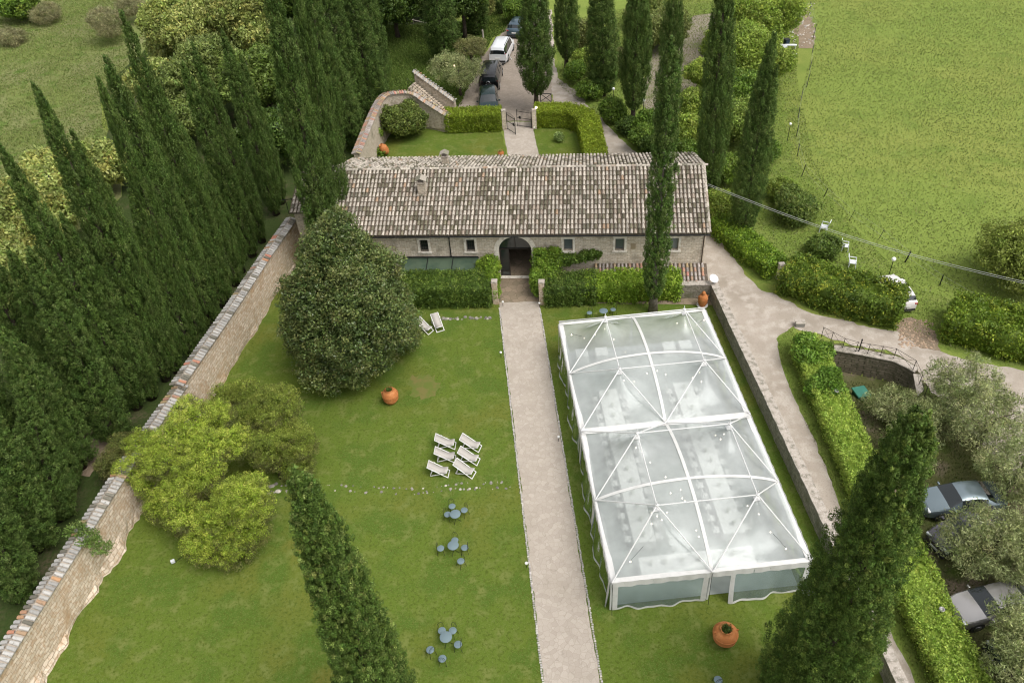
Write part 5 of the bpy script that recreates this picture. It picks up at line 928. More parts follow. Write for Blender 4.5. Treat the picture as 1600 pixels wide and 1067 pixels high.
# ================================================================ THE MARQUEE
TX0, TX1, TXM = 4.85, 15.0, 9.92; TY = [21.6, 26.65, 31.7, 36.75, 41.8]; EA = 2.5
tent = empty('marquee', (TXM, 31.7, 0), 0, 'clear roofed white marquee with outside frame standing on the lawn', 'marquee')
tx = lambda x: x-TXM
ty_ = lambda y: y-31.7
apx = [7.62, 12.82]; units = [(TY[0], TY[2], (24.4, 29.35)), (TY[2], TY[4], (34.6, 39.55))]; AZ = 4.65
ARCH = 1.15
def mem_z(x, y):
    y0, y1, ays = units[0] if y <= TY[2] else units[1]
    s = (x-TX0)/(TX1-TX0)*2-1; t = (y-y0)/(y1-y0)*2-1; z = EA+ARCH*max(0, 1-s*s)**.8*max(0, 1-t*t)**.8
    k = 0
    for ax in apx:
        for ay in ays: d = math.hypot((x-ax)/2.5, (y-ay)/2.5); k = max(k, (max(0, 1-d))**2.0)
    ap = AZ-.28; edge = min(1, (1-abs(s))*4)*min(1, (1-abs(t))*4); z = z+(ap-z)*k*edge
    saddle = .22*math.sin(PI*abs(s)*1)*math.sin(PI*abs(t)); return z-saddle*(1-k)
mb = MB()
for ui, (y0, y1, ays) in enumerate(units):
    nx, ny = 56, 56; b = len(mb.v)
    vs = [(tx(TX0+(TX1-TX0)*i/nx), ty_(y0+(y1-y0)*j/ny), mem_z(TX0+(TX1-TX0)*i/nx, min(max(y0+(y1-y0)*j/ny, y0+1e-4), y1-1e-4)+(1e-3 if ui else 0))) for i in range(nx+1) for j in range(ny+1)]
    mb.add(vs, [(i*(ny+1)+j, (i+1)*(ny+1)+j, (i+1)*(ny+1)+j+1, i*(ny+1)+j+1) for i in range(nx) for j in range(ny)])
mb.build('roof_membrane', MT['membrane'], tent, True)
rb = MB()
def ribbon(pts, wdt, nrm, dz=.03):
    vs = []; 
    for p in pts: vs.append((p[0]-nrm[0]*wdt/2, p[1]-nrm[1]*wdt/2, p[2]+dz)); vs.append((p[0]+nrm[0]*wdt/2, p[1]+nrm[1]*wdt/2, p[2]+dz))
    n = len(pts); rb.add(vs, [(2*i, 2*i+1, 2*i+3, 2*i+2) for i in range(n-1)])
for (y0, y1, ays) in units:
    ym = (y0+y1)/2; e = 1e-3
    ribbon([(tx(x), ty_(ym), mem_z(x, ym)) for x in np.linspace(TX0, TX1, 40)], .18, (0, 1)); ribbon([(0, ty_(y), mem_z(TXM, y)) for y in np.linspace(y0+e, y1-e, 40)], .18, (1, 0), .034)
    for xx in (TX0+.12, TX1-.12): ribbon([(tx(xx), ty_(y), EA+.05) for y in np.linspace(y0, y1, 12)], .27, (1, 0), .02)
ribbon([(tx(x), ty_(TY[2]), EA+.06) for x in np.linspace(TX0, TX1, 20)], .46, (0, 1), .05)
for yy in (TY[0]+.06, TY[4]-.06): ribbon([(tx(x), ty_(yy), EA+.05) for x in np.linspace(TX0, TX1, 20)], .26, (0, 1), .035)
rbo = rb.build('roof_seams', MT['pvcwhite'], tent); sm = rbo.modifiers.new('t', 'SOLIDIFY'); sm.thickness = .015
fr = MB()
for xx in (TX0, TX1): fr.bar((tx(xx), ty_(TY[0]), EA), (tx(xx), ty_(TY[4]), EA), .09, .09)
for yy in (TY[0], TY[4]): fr.bar((tx(TX0)+.05, ty_(yy), EA-.003), (tx(TX1)-.05, ty_(yy), EA-.003), .09, .088)
fr.build('eave_beam', MT['frame'], tent)
for yy in (TY[0], TY[2], TY[4]):
    for xx in (TX0, TXM, TX1):
        if yy == TY[2] and xx == TXM: continue
        MB().box((tx(xx), ty_(yy), (EA-.05)/2), (.09, .09, EA-.05)).build('post', MT['frame'], tent)
for yy in (TY[1], TY[3]):
    for xx in (TX0, TX1): MB().box((tx(xx), ty_(yy), (EA-.05)/2), (.09, .09, EA-.05)).build('post', MT['frame'], tent)
for (y0, y1, ays) in units:
    ym = (y0+y1)/2; ends = {}
    for ax in apx:
        for ay in ays:
            A_ = Vector((tx(ax), ty_(ay), AZ)); cx = TX0 if ax < TXM else TX1; cy = y0 if ay < ym else y1
            cyo = cy-(.10 if cy == TY[0] else -.10 if cy == TY[4] else 0)
            m = MB()
            for e in ((tx(cx), ty_(cyo), EA+.16), (0, ty_(cyo), EA+.16), (tx(cx), ty_(ym), EA+.12)): m.tube([A_, e], .038, 6)
            m.tube([A_-Vector((0, 0, .12)), A_+Vector((0, 0, .30))], .022, 6); m.lathe([(.0, -.08), (.09, -.06), (.09, .06), (0, .08)], 10, A_)
            m.box(A_-Vector((0, 0, .32)), (.30, .30, .035)); m.build('roof_frame', MT['frame'], tent)
    cx_ = MB()
    for ay in ays: cx_.tube([(tx(apx[0]), ty_(ay), AZ), (tx(apx[1]), ty_(ay), AZ)], .034, 6)
    for ax in apx: cx_.tube([(tx(ax), ty_(ays[0]), AZ), (tx(ax), ty_(ays[1]), AZ)], .034, 6)
    cx_.build('roof_frame', MT['frame'], tent)
ev = MB(); 
ev.tube([(tx(TX0), ty_(TY[4])+.10, EA+.2), (tx(apx[0]), ty_(39.55)+.0, AZ)], .03, 6); ev.build('brace', MT['frame'], tent)
# side films
def film(p0, p1, seed, out, drop=.0, flare=.35, top=EA-.06, border=True, split=0):
    r = random.Random(seed); n = 36; m = 8; p0 = Vector((*p0, 0)); p1 = Vector((*p1, 0)); o = Vector((*out, 0)); ph = [r.uniform(0, 6) for _ in range(5)]; vs = []
    L = (p1-p0).length
    for i in range(n+1):
        t = i/n; bot = .05+.10*(math.sin(t*L*1.6+ph[0])*.5+.5)+.07*math.sin(t*L*4+ph[1]); fl = flare*(.35+.3*math.sin(t*L*1.3+ph[2])+.15*math.sin(t*L*4.1+ph[3]))
        for j in range(m+1):
            k = j/m; wv = .035*math.sin(t*L*7+ph[4]+k*2)*k+fl*k**1.6; p = p0.lerp(p1, t)+o*wv; vs.append((tx(p.x), ty_(p.y), top+(bot-top)*k))
    fs = [(i*(m+1)+j, i*(m+1)+j+1, (i+1)*(m+1)+j+1, (i+1)*(m+1)+j) for i in range(n) for j in range(m)]
    f = MB().add(vs, fs).build('side_film', MT['sidefilm'], tent, True)
    bd = MB(); hv = Vector((*out, 0))*.014
    rows = [(i*(m+1)+m, i*(m+1)+m-1) for i in range(n+1)]
    v2 = []
    for a, b in rows: A_ = Vector(vs[a]); B_ = A_.lerp(Vector(vs[b]), .45); v2 += [tuple(A_+hv-Vector((0, 0, .03))), tuple(B_+hv)]
    bd.add(v2, [(2*i, 2*i+1, 2*i+3, 2*i+2) for i in range(n)])
    for i0 in (0, n-2):
        v3 = [];
        for j in range(m+1): v3 += [tuple(Vector(vs[i0*(m+1)+j])+hv*1.6), tuple(Vector(vs[(i0+2)*(m+1)+j])+hv*1.6)]
        bd.add(v3, [(2*j, 2*j+1, 2*j+3, 2*j+2) for j in range(m)])
    bd.build('film_border', MT['pvcwhite'], f)
film((TX0+.06, TY[0]-.06), (TXM-.12, TY[0]-.06), 1, (0, -1), flare=.18); film((TXM+1.0, TY[0]-.06), (TX1-.06, TY[0]-.06), 2, (0, -1), flare=.55)
for i in range(4): film((TX0-.06, TY[i]+.08), (TX0-.06, TY[i+1]-.08), 10+i, (-1, 0), flare=.42); film((TX1+.06, TY[i]+.08), (TX1+.06, TY[i+1]-.08), 20+i, (1, 0), flare=.3)
va = MB()
def valance(p0, p1, out, hgt_=.26, seed=1):
    r = random.Random(seed); n = 24; p0 = Vector((*p0, 0)); p1 = Vector((*p1, 0)); o = Vector((*out, 0)); vs = []
    for i in range(n+1):
        p = p0.lerp(p1, i/n)+o*(.07+.02*math.sin(i*1.7)); vs += [(tx(p.x), ty_(p.y), EA+.085), (tx(p.x+o.x*.02), ty_(p.y+o.y*.02), EA-hgt_+.025*math.sin(i*.9+seed)+r.uniform(-.01, .01))]
    va.add(vs, [(2*i, 2*i+1, 2*i+3, 2*i+2) for i in range(n)])
for a, b, s_ in ((TX0, TXM-.05, 1), (TXM+.05, TX1, 2)): valance((a, TY[0]), (b, TY[0]), (0, -1), .32, s_)
for i in range(4): valance((TX0, TY[i]), (TX0, TY[i+1]), (-1, 0), .2, i); valance((TX1, TY[i]), (TX1, TY[i+1]), (1, 0), .2, i+7)
vo = va.build('valance', MT['pvcwhite'], tent); vo.modifiers.new('t', 'SOLIDIFY').thickness = .012
for xx, s_ in ((TX0+.02, 1), (TXM-.02, 2)): MB().tube([(tx(xx), ty_(TY[0])-.14, EA+.06), (tx(xx), ty_(TY[0])-.15, EA-.5), (tx(xx), ty_(TY[0])-.35, 0)], .014, 5).build('tie_strap', MT['dark'], tent)
sheet('marquee_floor', [(5.05, 21.8), (14.8, 21.8), (14.8, 41.6), (5.05, 41.6)], .05, MT['floorb'])
def long_table(x0, x1, y0, y1, label, group='long cloth covered tables inside the marquee'):
    t = empty('banquet_table', ((x0+x1)/2, (y0+y1)/2, 0), 0, label, 'table', group); w_, d_ = x1-x0, y1-y0
    MB().box((0, 0, .74), (w_, d_, .03)).build('tabletop', MT['cloth'], t)
    sk = MB(); n = max(2, int((w_+d_)*2/.25)); pts = []
    for (a, b) in (((-1, -1), (1, -1)), ((1, -1), (1, 1)), ((1, 1), (-1, 1)), ((-1, 1), (-1, -1))):
        k_ = max(2, int(((w_ if a[1] == b[1] else d_))/.22))
        for i in range(k_): q = i/k_; pts.append((((a[0]+(b[0]-a[0])*q)*w_/2), ((a[1]+(b[1]-a[1])*q)*d_/2)))
    vs = []
    for i, (x, y) in enumerate(pts): f = 1+.05*(i % 2); g_ = (math.copysign(.05*(i % 2), x), math.copysign(.05*(i % 2), y)); vs += [(x, y, .745), (x+g_[0], y+g_[1], .08)]
    m = len(pts); sk.add(vs, [(2*i, 2*((i+1) % m), 2*((i+1) % m)+1, 2*i+1) for i in range(m)]); sk.build('tablecloth', MT['cloth'], t)
    gx = MB(); r = random.Random(label)
    if d_ > 3 or w_ > 3:
        L = max(w_, d_)
        for i in range(int(L/.5)):
            q = -L/2+.3+i*.5
            for s_ in (-.33, .33):
                p = (s_*min(w_, d_)/1.0, q) if d_ > w_ else (q, s_*min(w_, d_)/1.0); gx.lathe([(0, .757), (.12, .76), (.13, .775), (0, .765)], 8, (p[0], p[1], 0), col=(1, 1, 1))
        gx.build('place_settings', mat('china', (.76, .75, .72), .5), t)
        cg = MB()
        for i in range(int(L/.9)):
            q = -L/2+.5+i*.9+r.uniform(-.1, .1); p = (r.uniform(-.08, .08), q) if d_ > w_ else (q, r.uniform(-.08, .08))
            cg.lathe([(0, .76), (.06, .78), (.05, .9), (.13, 1.0), (.08, 1.1), (0, 1.12)], 7, (p[0], p[1], 0))
        cg.build('flower_posy', mat('muted greenery', (.56, .57, .50), .8), t)
    return t
long_table(6.75, 7.95, 24.9, 36.8, 'long white table on the left side inside the marquee'); long_table(11.7, 12.9, 24.9, 36.8, 'long white table on the right side inside the marquee'); long_table(6.75, 12.9, 22.9, 24.0, 'white cross table at the open end inside the marquee')
for px, py, lab in ((909, 551, 'first'), (940, 549, 'second'), (1045, 540, 'third'), (1071, 538, 'fourth')):
    p = at(px, py, .75); long_table(p.x-.42, p.x+.42, p.y-.42, p.y+.42, 'small square white table at the far end of the marquee, %s from the stone path' % lab, 'square tables inside the marquee')
def make_chair():
    t = empty('folding_chair', (0, 0, 0), 0, 'white folding chair at a long table inside the marquee', 'chair', 'white chairs inside the marquee')
    MB().box((0, 0, .45), (.40, .40, .04)).build('seat', MT['white'], t); b = MB().box((0, -.20, .80), (.38, .03, .22)); b.box((0, -.20, .6), (.36, .02, .04)); b.build('backrest', MT['white'], t)
    for sx in (-1, 1):
        MB().bar((sx*.18, .20, 0), (sx*.18, -.20, .92), .03).build('leg', MT['white'], t); MB().bar((sx*.18, -.22, 0), (sx*.18, .18, .44), .03).build('leg', MT['white'], t)
    return t
ORD = 'first second third fourth fifth sixth seventh eighth ninth tenth eleventh twelfth thirteenth fourteenth fifteenth'.split(); ch = make_chair(); used = False; r = random.Random(4)
for xc in (7.35, 12.3):
    for k in range(15):
        for s_ in (-1, 1):
            o = ch if not used else copy_tree(ch); used = True; o.location = (xc+s_*(.88+r.uniform(-.05, .08)), 25.4+k*.78, .05); o.rotation_euler = (0, 0, -s_*-PI/2+r.uniform(-.1, .1)); o['label'] = 'white marquee chair, %s side of the %s long table, %s from far end' % ('left' if s_ < 0 else 'right', 'left' if xc < 9 else 'right', ORD[14-k])
for i, lst in enumerate([[(893, 523), (913, 528), (930, 523), (945, 514), (959, 530), (977, 550)], [(1058, 505), (1071, 508), (1080, 512), (1089, 508), (1100, 500)], [(975, 594), (991, 596), (1011, 583), (1027, 579), (1040, 585)], [(1082, 590), (1096, 596), (1093, 582)],
      [(987, 690), (994, 699), (1003, 705), (1016, 722), (1040, 745)], [(1118, 680), (1126, 686), (1131, 678)], [(1018, 801), (1027, 806), (1034, 812), (1018, 818), (1042, 800)], [(1066, 778), (1064, 765), (1088, 828), (1092, 838)], [(1168, 790), (1186, 803), (1204, 831), (1228, 857)], [(985, 877), (1070, 782), (1048, 770)]]):
    t = empty('string_lights', at(*lst[0], 3.0), 0, 'string of warm bulbs under the marquee roof, %s' % ['at the far left cell', 'at the far right cell', 'below the second left peak', 'below the second right peak', 'below the third left peak', 'below the third right peak', 'below the nearest left peak', 'by the nearest central seam', 'in the nearest right cell', 'over the cross table'][i], 'string lights', 'string lights inside the marquee'); o0 = Vector(t.location)
    ps = [at(a, b, 2.95)-o0 for a, b in lst]; MB().tube([p+Vector((0, 0, .08)) for p in ps], .008, 4).build('cable', MT['dark'], t)
    for p in ps: MB().lathe([(0, .045), (.025, .04), (.04, 0), (.03, -.035), (0, -.045)], 8, p).build('bulb', MT['bulb'], t, True)

# ================================================================ GARDEN FURNITURE
def make_deckchair():
    t = empty('deckchair', (0, 0, 0), 0, 'x', 'deckchair', 'folding deckchairs on the lawn'); W_ = .29
    m = MB()      # long frame: foot on the ground at +x, head high at -x
    for s_ in (-1, 1): m.bar((.62, s_*W_, .02), (-.62, s_*W_, .86), .045, .035)
    m.bar((-.60, -W_, .85), (-.60, W_, .85), .05, .04); m.bar((.60, -W_, .035), (.60, W_, .035), .045, .04); m.build('back_frame', MT['white'], t)
    m = MB()
    for s_ in (-1, 1): m.bar((-.50, s_*(W_-.05), .02), (.55, s_*(W_-.05), .40), .045, .03)
    m.bar((.54, -W_+.05, .40), (.54, W_-.05, .40), .045, .04); m.bar((-.50, -W_+.05, .03), (-.50, W_-.05, .03), .045, .04); m.build('seat_frame', MT['white'], t)
    m = MB()
    for s_ in (-1, 1): m.bar((-.28, s_*(W_+.045), .65), (-.48, s_*(W_+.045), .14), .035, .025)
    m.bar((-.47, -W_-.045, .16), (-.47, W_+.045, .16), .035, .03); m.build('prop', MT['white'], t)
    vs = []; n = 10
    for i in range(n+1):
        k = i/n; x = -.60+1.14*k; z = .87+(.42-.87)*k-.26*math.sin(PI*min(1, k*1.02))**1.1*(.6+.5*k); vs += [(x, -W_+.045, z), (x, W_-.045, z)]
    sgo = MB().add(vs, [(2*i, 2*i+1, 2*i+3, 2*i+2) for i in range(n)]).build('sling', MT['sling'], t, True); sgo.modifiers.new('t', 'SOLIDIFY').thickness = .012
    return t
dc = make_deckchair(); used = False
def wdir(a, b): p, q = at(*a, .86), at(*b, .05); return math.atan2(q.y-p.y, q.x-p.x)
for (px, py, hd, ft, lab) in [(696, 691, (683, 684), (711, 698), 'deckchair at the top left of the group of six'), (735.5, 693, (722, 683), (749, 702), 'deckchair at the top right of the group of six'), (695.6, 711.5, (682, 704), (711, 718), 'middle deckchair of the left column of the group of six'),
        (732.7, 713.4, (720, 703), (747, 722), 'middle deckchair of the right column of the group of six'), (685.3, 734, (671, 727), (700, 742), 'lowest left deckchair of the group of six'), (726, 733, (715, 722), (739, 742), 'lowest right deckchair of the group of six, overlapped by the one behind'),
        (683.5, 505, (680, 494), (688, 518), 'deckchair with its back to the dark hedge, standing clear of the oak'), (663, 510, (657, 500), (672, 519), 'deckchair half hidden behind the leaves of the dark oak')]:
    o = dc if not used else copy_tree(dc); used = True; p = at(px, py, .38); o.location = (p.x, p.y, .02); o.rotation_euler = (0, 0, wdir(hd, ft)); o['label'] = lab
def make_btable():
    t = empty('round_table', (0, 0, 0), 0, 'x', 'table', 'round blue grey metal tables'); MB().lathe([(0, .705), (.31, .705), (.315, .72), (.30, .73), (0, .73)], 24).build('tabletop', MT['blue'], t, True)
    for k in range(3): a = 2*PI*k/3; MB().tube([(.05*math.cos(a), .05*math.sin(a), .70), (-.05*math.cos(a), -.05*math.sin(a), .38), (.27*math.cos(a), .27*math.sin(a), .0)], .012, 5).build('leg', MT['dark'], t)
    return t
def make_bchair():
    t = empty('bistro_chair', (0, 0, 0), 0, 'x', 'chair', 'blue grey metal bistro chairs'); MB().lathe([(0, .44), (.20, .44), (.205, .452), (.19, .462), (0, .458)], 20).build('seat', MT['blue'], t, True)
    for sx, sy in ((-1, -1), (1, -1), (-1, 1), (1, 1)): MB().tube([(sx*.14, sy*.14, .44), (sx*.19, sy*.20, 0)], .011, 5).build('leg', MT['dark'], t)
    m = MB(); pts = [(.17*math.cos(a), -.17-.03*math.sin(max(0, a)), .46+.46*math.sin(a)**.6) for a in np.linspace(.001, PI-.001, 13)]; m.tube(pts, .011, 5)
    m.tube([(.09*math.cos(a), -.19, .56+.25*math.sin(a)) for a in np.linspace(0, PI, 9)], .007, 4); m.build('backrest', MT['dark'], t); return t
bt_, bc_ = make_btable(), make_bchair(); ub = uc = False
sets = [((711.3, 803), 'nearest the row of deckchairs', [((706.4, 791), 'top'), ((725.3, 797), 'right'), ((699.3, 803.6), 'left')]),
        ((708, 852), 'middle', [((710.7, 844), 'far'), ((688.5, 856.6), 'left'), ((726, 855.6), 'right'), ((720, 876.5), 'near')]),
        ((696.7, 995), 'lowest', [((690.5, 985), 'far left'), ((707.4, 985), 'far right'), ((715.5, 1006.6), 'right'), ((672.3, 1015), 'left'), ((691.2, 1028.7), 'near')]),
        ((943, 486), 'behind', [((958, 484), 'right')])]
tl_ = ['round blue grey table %s' % s for s in ('just below the row of stones and deckchairs', 'with four chairs, midway down the lawn', 'with five chairs, lowest on the lawn', 'at the foot of the bright hedge behind the marquee')]
cn = ['table just below the row of stones', 'table midway down the lawn', 'lowest table on the lawn', 'table behind the marquee']
for i, ((px, py), _, cs_) in enumerate(sets):
    o = bt_ if not ub else copy_tree(bt_); ub = True; p = at(px, py, .72); o.location = (p.x, p.y, .02); o['label'] = tl_[i]
    for (qx, qy), w_ in cs_:
        c = bc_ if not uc else copy_tree(bc_); uc = True; q = at(qx, qy, .45); c.location = (q.x, q.y, .02); dx, dy = p.x-q.x, p.y-q.y
        if i == 2 and w_ in ('left', 'near', 'right') : dx, dy = (-.6, .8) if w_ == 'left' else (.1, 1) if w_ == 'near' else (-.8, .1)
        if i == 1 and w_ == 'near': dx, dy = -.9, -.6
        c.rotation_euler = (0, 0, math.atan2(dy, dx)-PI/2); c['label'] = 'round metal chair, %s side of the %s' % (w_, cn[i])
for (px, py, lab, rz) in ((921, 489, 'round seated metal chair by the dark hedge, left of the table behind the marquee', 2.5), (1122, 1062, 'round seated metal chair at the lower edge near the big terracotta jar', 0.0)):
    c = copy_tree(bc_); q = at(px, py, .45); c.location = (q.x, q.y, .02); c.rotation_euler = (0, 0, rz); c['label'] = lab
# terracotta jars
def jar(base, R, hh, label, plant=None, group='terracotta jars', tilt=0, dish=False, mouth=.42, tag_=False):
    t = empty('terracotta_jar', base, 0, label, 'jar', group); t.rotation_euler = (0, tilt, 0); m = MB()
    m.lathe([(R*.45, 0), (R*.60, .03*hh), (R*.88, .25*hh), (R*1.0, .52*hh), (R*.93, .72*hh), (R*.70, .88*hh), (R*mouth, .94*hh), (R*(mouth+.06), .97*hh), (R*(mouth+.08), 1.0*hh), (R*mouth, 1.0*hh), (R*(mouth-.04), .92*hh), (R*.3, .85*hh)], 30)
    m.build('body', MT['terra'], t, True); MB().lathe([(0, .88*hh), (R*(mouth-.02), .88*hh)], 16).build('soil', MT['potsoil'], t)
    rm = MB()
    for z, rr in ((.30, .925), (.62, .99)): rm.lathe([(R*rr, z*hh), (R*rr+.012, z*hh+.01), (R*rr, z*hh+.03)], 30)
    rm.build('rib', MT['terra'], t, True)
    for k in (-1, 1): MB().tube([(k*R*.80, 0, .80*hh), (k*R*.98, 0, .84*hh), (k*R*1.0, 0, .74*hh), (k*R*.93, 0, .70*hh)], .025, 6).build('handle', MT['terra'], t)
    if plant: link('plant', crown_mesh('plant', 5, [(0, 0, hh*1.0, R*.34, R*.34, .14)], None, plant, ls=.09, asp=.4, cl=.09, core=0, per=12, matn='leaf'), t)
    if dish: MB().lathe([(R*1.0, 0), (R*1.1, .02), (R*1.15, .10), (R*1.02, .11), (R*.95, .03)], 24).build('dish', MT['white'], t)
    return t
b = at(1131, 1000); jar((b.x, b.y, .02), .62, 1.12, 'big round terracotta jar standing in front of the marquee', DKG)
b = at(612, 628); jar((b.x, b.y, .02), .55, 1.2, 'big terracotta jar at the foot of the dark oak', DKG)
b = at(1097, 479); jar((b.x, b.y, .08), .36, 1.15, 'slender terracotta jar on a white dish in the wall corner behind the marquee', None, dish=True, mouth=.3)
b = at(606, 243); jar((b.x, b.y, .25), .42, 1.1, 'leaning terracotta jar just above the left part of the roof ridge', None, tilt=-.5, mouth=.5)
b = at(783, 246); jar((b.x, b.y, .02), .30, .7, 'small terracotta pot beside the rear path, above the roof', PALE, mouth=.6)
# a clay owl-like finial jar neck on the slender jar is a small terracotta lid
b = at(1097, 479); MB().lathe([(.13, 0), (.16, .05), (.10, .14), (.05, .2), (0, .24)], 14).build('jar_lid', MT['terra'], None, True, loc=(b.x, b.y, 1.23)); tag(C.objects['jar_lid'], 'small pointed terracotta lid on the slender jar in the wall corner', 'lid')
def stakelamp(px, py, label, ht=.35, hm='white', z=0.02):
    b = at(px, py); t = empty('garden_spotlight', (b.x, b.y, z), 0, label, 'lamp', 'small lamps in the lawn and along the paths'); MB().tube([(0, 0, -.05), (0, 0, ht)], .018, 6).build('stake', MT['dark'], t)
    MB().lathe([(0, 0), (.07, .02), (.09, .12), (.07, .14), (0, .13)], 12, (0, 0, ht)).build('lamp_head', MT[hm], t, True); return t
for a in [(783, 558, 'small white lamp beside the stone path level with the dark oak'), (823, 887, 'small lamp beside the stone path level with the lowest tables'), (873, 690, 'small white lamp in the lawn strip between the path and the marquee'), (786, 479, 'small lamp at the foot of the left gate pillar'), (843, 481, 'small lamp at the foot of the right gate pillar'),
          (664, 512, 'small lamp stake beside the half hidden deckchair'), (835, 206, 'white lamp at the foot of the right leaf of the iron gate')]: stakelamp(*a)
b = at(272, 880); t = empty('floodlight', (b.x, b.y, .02), .4, 'small white spotlight on the lawn below the feathery bushes', 'lamp'); MB().box((0, 0, .2), (.22, .16, .2)).build('housing', MT['plastic'], t, bev=.02); MB().tube([(0, 0, .1), (.1, .05, .02), (.5, .2, .02)], .015, 5).build('cable', MT['dark'], t)
b = at(1262, 928); t = empty('plastic_crate', (b.x, b.y, .02), .3, 'pale blue grey box at the near right corner of the marquee', 'box'); MB().box((0, 0, .2), (.45, .6, .36)).build('box_body', MT['plastic'], t, bev=.03); MB().box((0, 0, .40), (.5, .65, .04)).build('lid', mat('pale blue lid', (.55, .6, .62), .5), t)
# rows of stones in the turf
r = random.Random(9)
def stonerow(name, pts, n, label, spread, size, dens_=1):
    m = MB(); P = [at(*p) for p in pts]
    for i in range(n):
        t = r.random()*(len(P)-1); k = int(t); p = P[k].lerp(P[min(k+1, len(P)-1)], t-k)+Vector((r.uniform(-.05, .05), r.choice((-1, 1))*spread+r.uniform(-.08, .08), 0)); g = r.uniform(.12, .30) if r.random() < .88 else r.uniform(.4, .55); s = size*r.uniform(.35, 1.2)
        m.lathe([(0, -.02), (s, 0), (s*.9, s*.3), (s*.4, s*.45), (0, s*.45)], 6, (p.x, p.y, .015), Matrix.Rotation(r.uniform(0, 3), 3, 'Z'), (g, g*.92, g*.78))
    return tag(m.build(name, MT['stones']), label, 'stones', None, 'stuff')
stonerow('stone_row', [(400, 765), (500, 762), (640, 768), (715, 760), (797, 758)], 110, 'double row of stones sunk in the lawn', .2, .085)
stonerow('stone_row', [(690, 498), (765, 497)], 40, 'broken stone edging in front of the dark hedge', .06, .13)
stonerow('stone_row', [(395, 770), (440, 762)], 30, 'pale stones at the end of the stone row', .3, .13)
def edging(x0, y0, x1, y1, name):
    m = MB(); n = int((y1-y0)/.13)
    for i in range(n):
        t = i/n; x = x0+(x1-x0)*t+r.uniform(-.02, .02); g = r.uniform(.3, .62); m.box((x, y0+(y1-y0)*t, .045), (r.uniform(.09, .13), r.uniform(.07, .11), .06), r.uniform(-.2, .2), (g, g*.93, g*.86), .8)
    tag(m.build(name, MT['stones']), 'line of small edging stones along the stone path', 'stones', None, 'stuff')
edging(.93, 6, .93, 47.4, 'path_edging'); edging(3.66, 6, 3.98, 46.8, 'path_edging')
m = MB()
for i in range(260):
    p = at(r.uniform(1405, 1460), r.uniform(500, 545)); g = r.uniform(.25, .5); s = r.uniform(.04, .1); m.lathe([(0, -.02), (s, 0), (s*.6, s*.5), (0, s*.5)], 5, (p.x, p.y, .03), Matrix.Rotation(r.uniform(0, 3), 3, 'Z'), (g, g*.72, g*.5))
for i in range(120):
    p = at(r.uniform(1232, 1273), r.uniform(5, 72)); g = r.uniform(.3, .65); s = r.uniform(.05, .16); m.lathe([(0, -.02), (s, 0), (s*.6, s*.5), (0, s*.5)], 5, (p.x, p.y, .03), Matrix.Rotation(r.uniform(0, 3), 3, 'Z'), (g, g*.92, g*.82))
tag(m.build('rubble', MT['stones']), 'scattered stones and brick rubble', 'rubble', None, 'stuff')

# ================================================================ GATES, PILLARS, STAIR, FENCES
def pillar(x, y, s, h, label, m='rear_rubble', rz=0, cap=.08, group=None, cm='coping'):
    t = empty('stone_pillar', (x, y, 0), rz, label, 'pillar', group); MB().box((0, 0, h/2), (s, s, h)).build('shaft', MT[m], t, bev=.02); MB().box((0, 0, h+cap/2), (s+.08, s+.08, cap), tap=.85).build('cap', MT[cm], t, bev=.01); return t
pillar(.72, 48.0, .42, 2.1, 'brick pillar at the end of the dark hedge left of the path', 'rubble', AL); pillar(4.22, 47.4, .42, 2.1, 'brick pillar at the end of the dark hedge right of the path', 'rubble', AL)
pillar(3.62, 76.9, .42, 2.05, 'pale pillar left of the iron gate', 'stone'); pillar(6.72, 76.4, .42, 2.05, 'pale pillar right of the iron gate', 'stone')
p = at(1217, 437); pillar(p.x, p.y, .42, 1.45, 'low stone pillar at the start of the big loose hedge by the drive', 'stone')
p = at(768, 178); pillar(-2.75, 84.6, .5, 1.6, 'stone pillar at the foot of the stair beside the parked cars', 'rear_rubble')
def gateleaf(a, b, label):
    a = Vector(a); b = Vector(b); L = (b-a).length; t = empty('iron_gate', a, math.atan2(b.y-a.y, b.x-a.x), label, 'gate', 'leaves of the iron gate'); m = MB()
    for x in (0, L): m.bar((x, 0, .05), (x, 0, 1.9), .05)
    for z in (.15, 1.0, 1.7): m.bar((0, 0, z), (L, 0, z), .035)
    m.build('frame', MT['dark'], t); q = MB(); n = int(L/.13)
    for i in range(1, n): q.tube([(L*i/n, 0, .08), (L*i/n, 0, 1.95+.12*math.sin(PI*i/n))], .011, 4)
    q.build('bars', MT['dark'], t); MB().box((L*.8, 0, 1.05), (.22, .06, .26)).build('lock_box', MT['dark'], t)
gateleaf((3.9, 76.7, 0), (4.65, 75.3, 0), 'left leaf of the iron gate, swung open towards the roof'); gateleaf((6.42, 76.4, 0), (5.0, 77.2, 0), 'right leaf of the iron gate, nearly closed')
b = at(852, 320, 0); p = at(845, 163, 2.15); t = empty('gate_lamp', (6.95, 76.2, 2.13), 0, 'small lit lamp on the right gate pillar', 'lamp'); MB().tube([(0, 0, 0), (0, 0, .15)], .02, 6).build('stem', MT['dark'], t); MB().lathe([(0, .13), (.09, .17), (.12, .24), (.09, .32), (0, .35)], 12).build('lamp_glass', MT['lit'], t, True)
p = at(710, 104, 2.6); t = empty('hanging_lantern', (p.x, p.y-1.2, 3.0), 0, 'tiny lit lamp shining in front of the olive tree by the cars', 'lamp'); MB().lathe([(0, 0), (.09, .04), (.11, .12), (.07, .2), (0, .22)], 12).build('lamp_glass', MT['lit'], t, True); MB().tube([(0, 0, -3.0), (0, 0, 0)], .025, 6).build('lamp_post', MT['dark'], t)
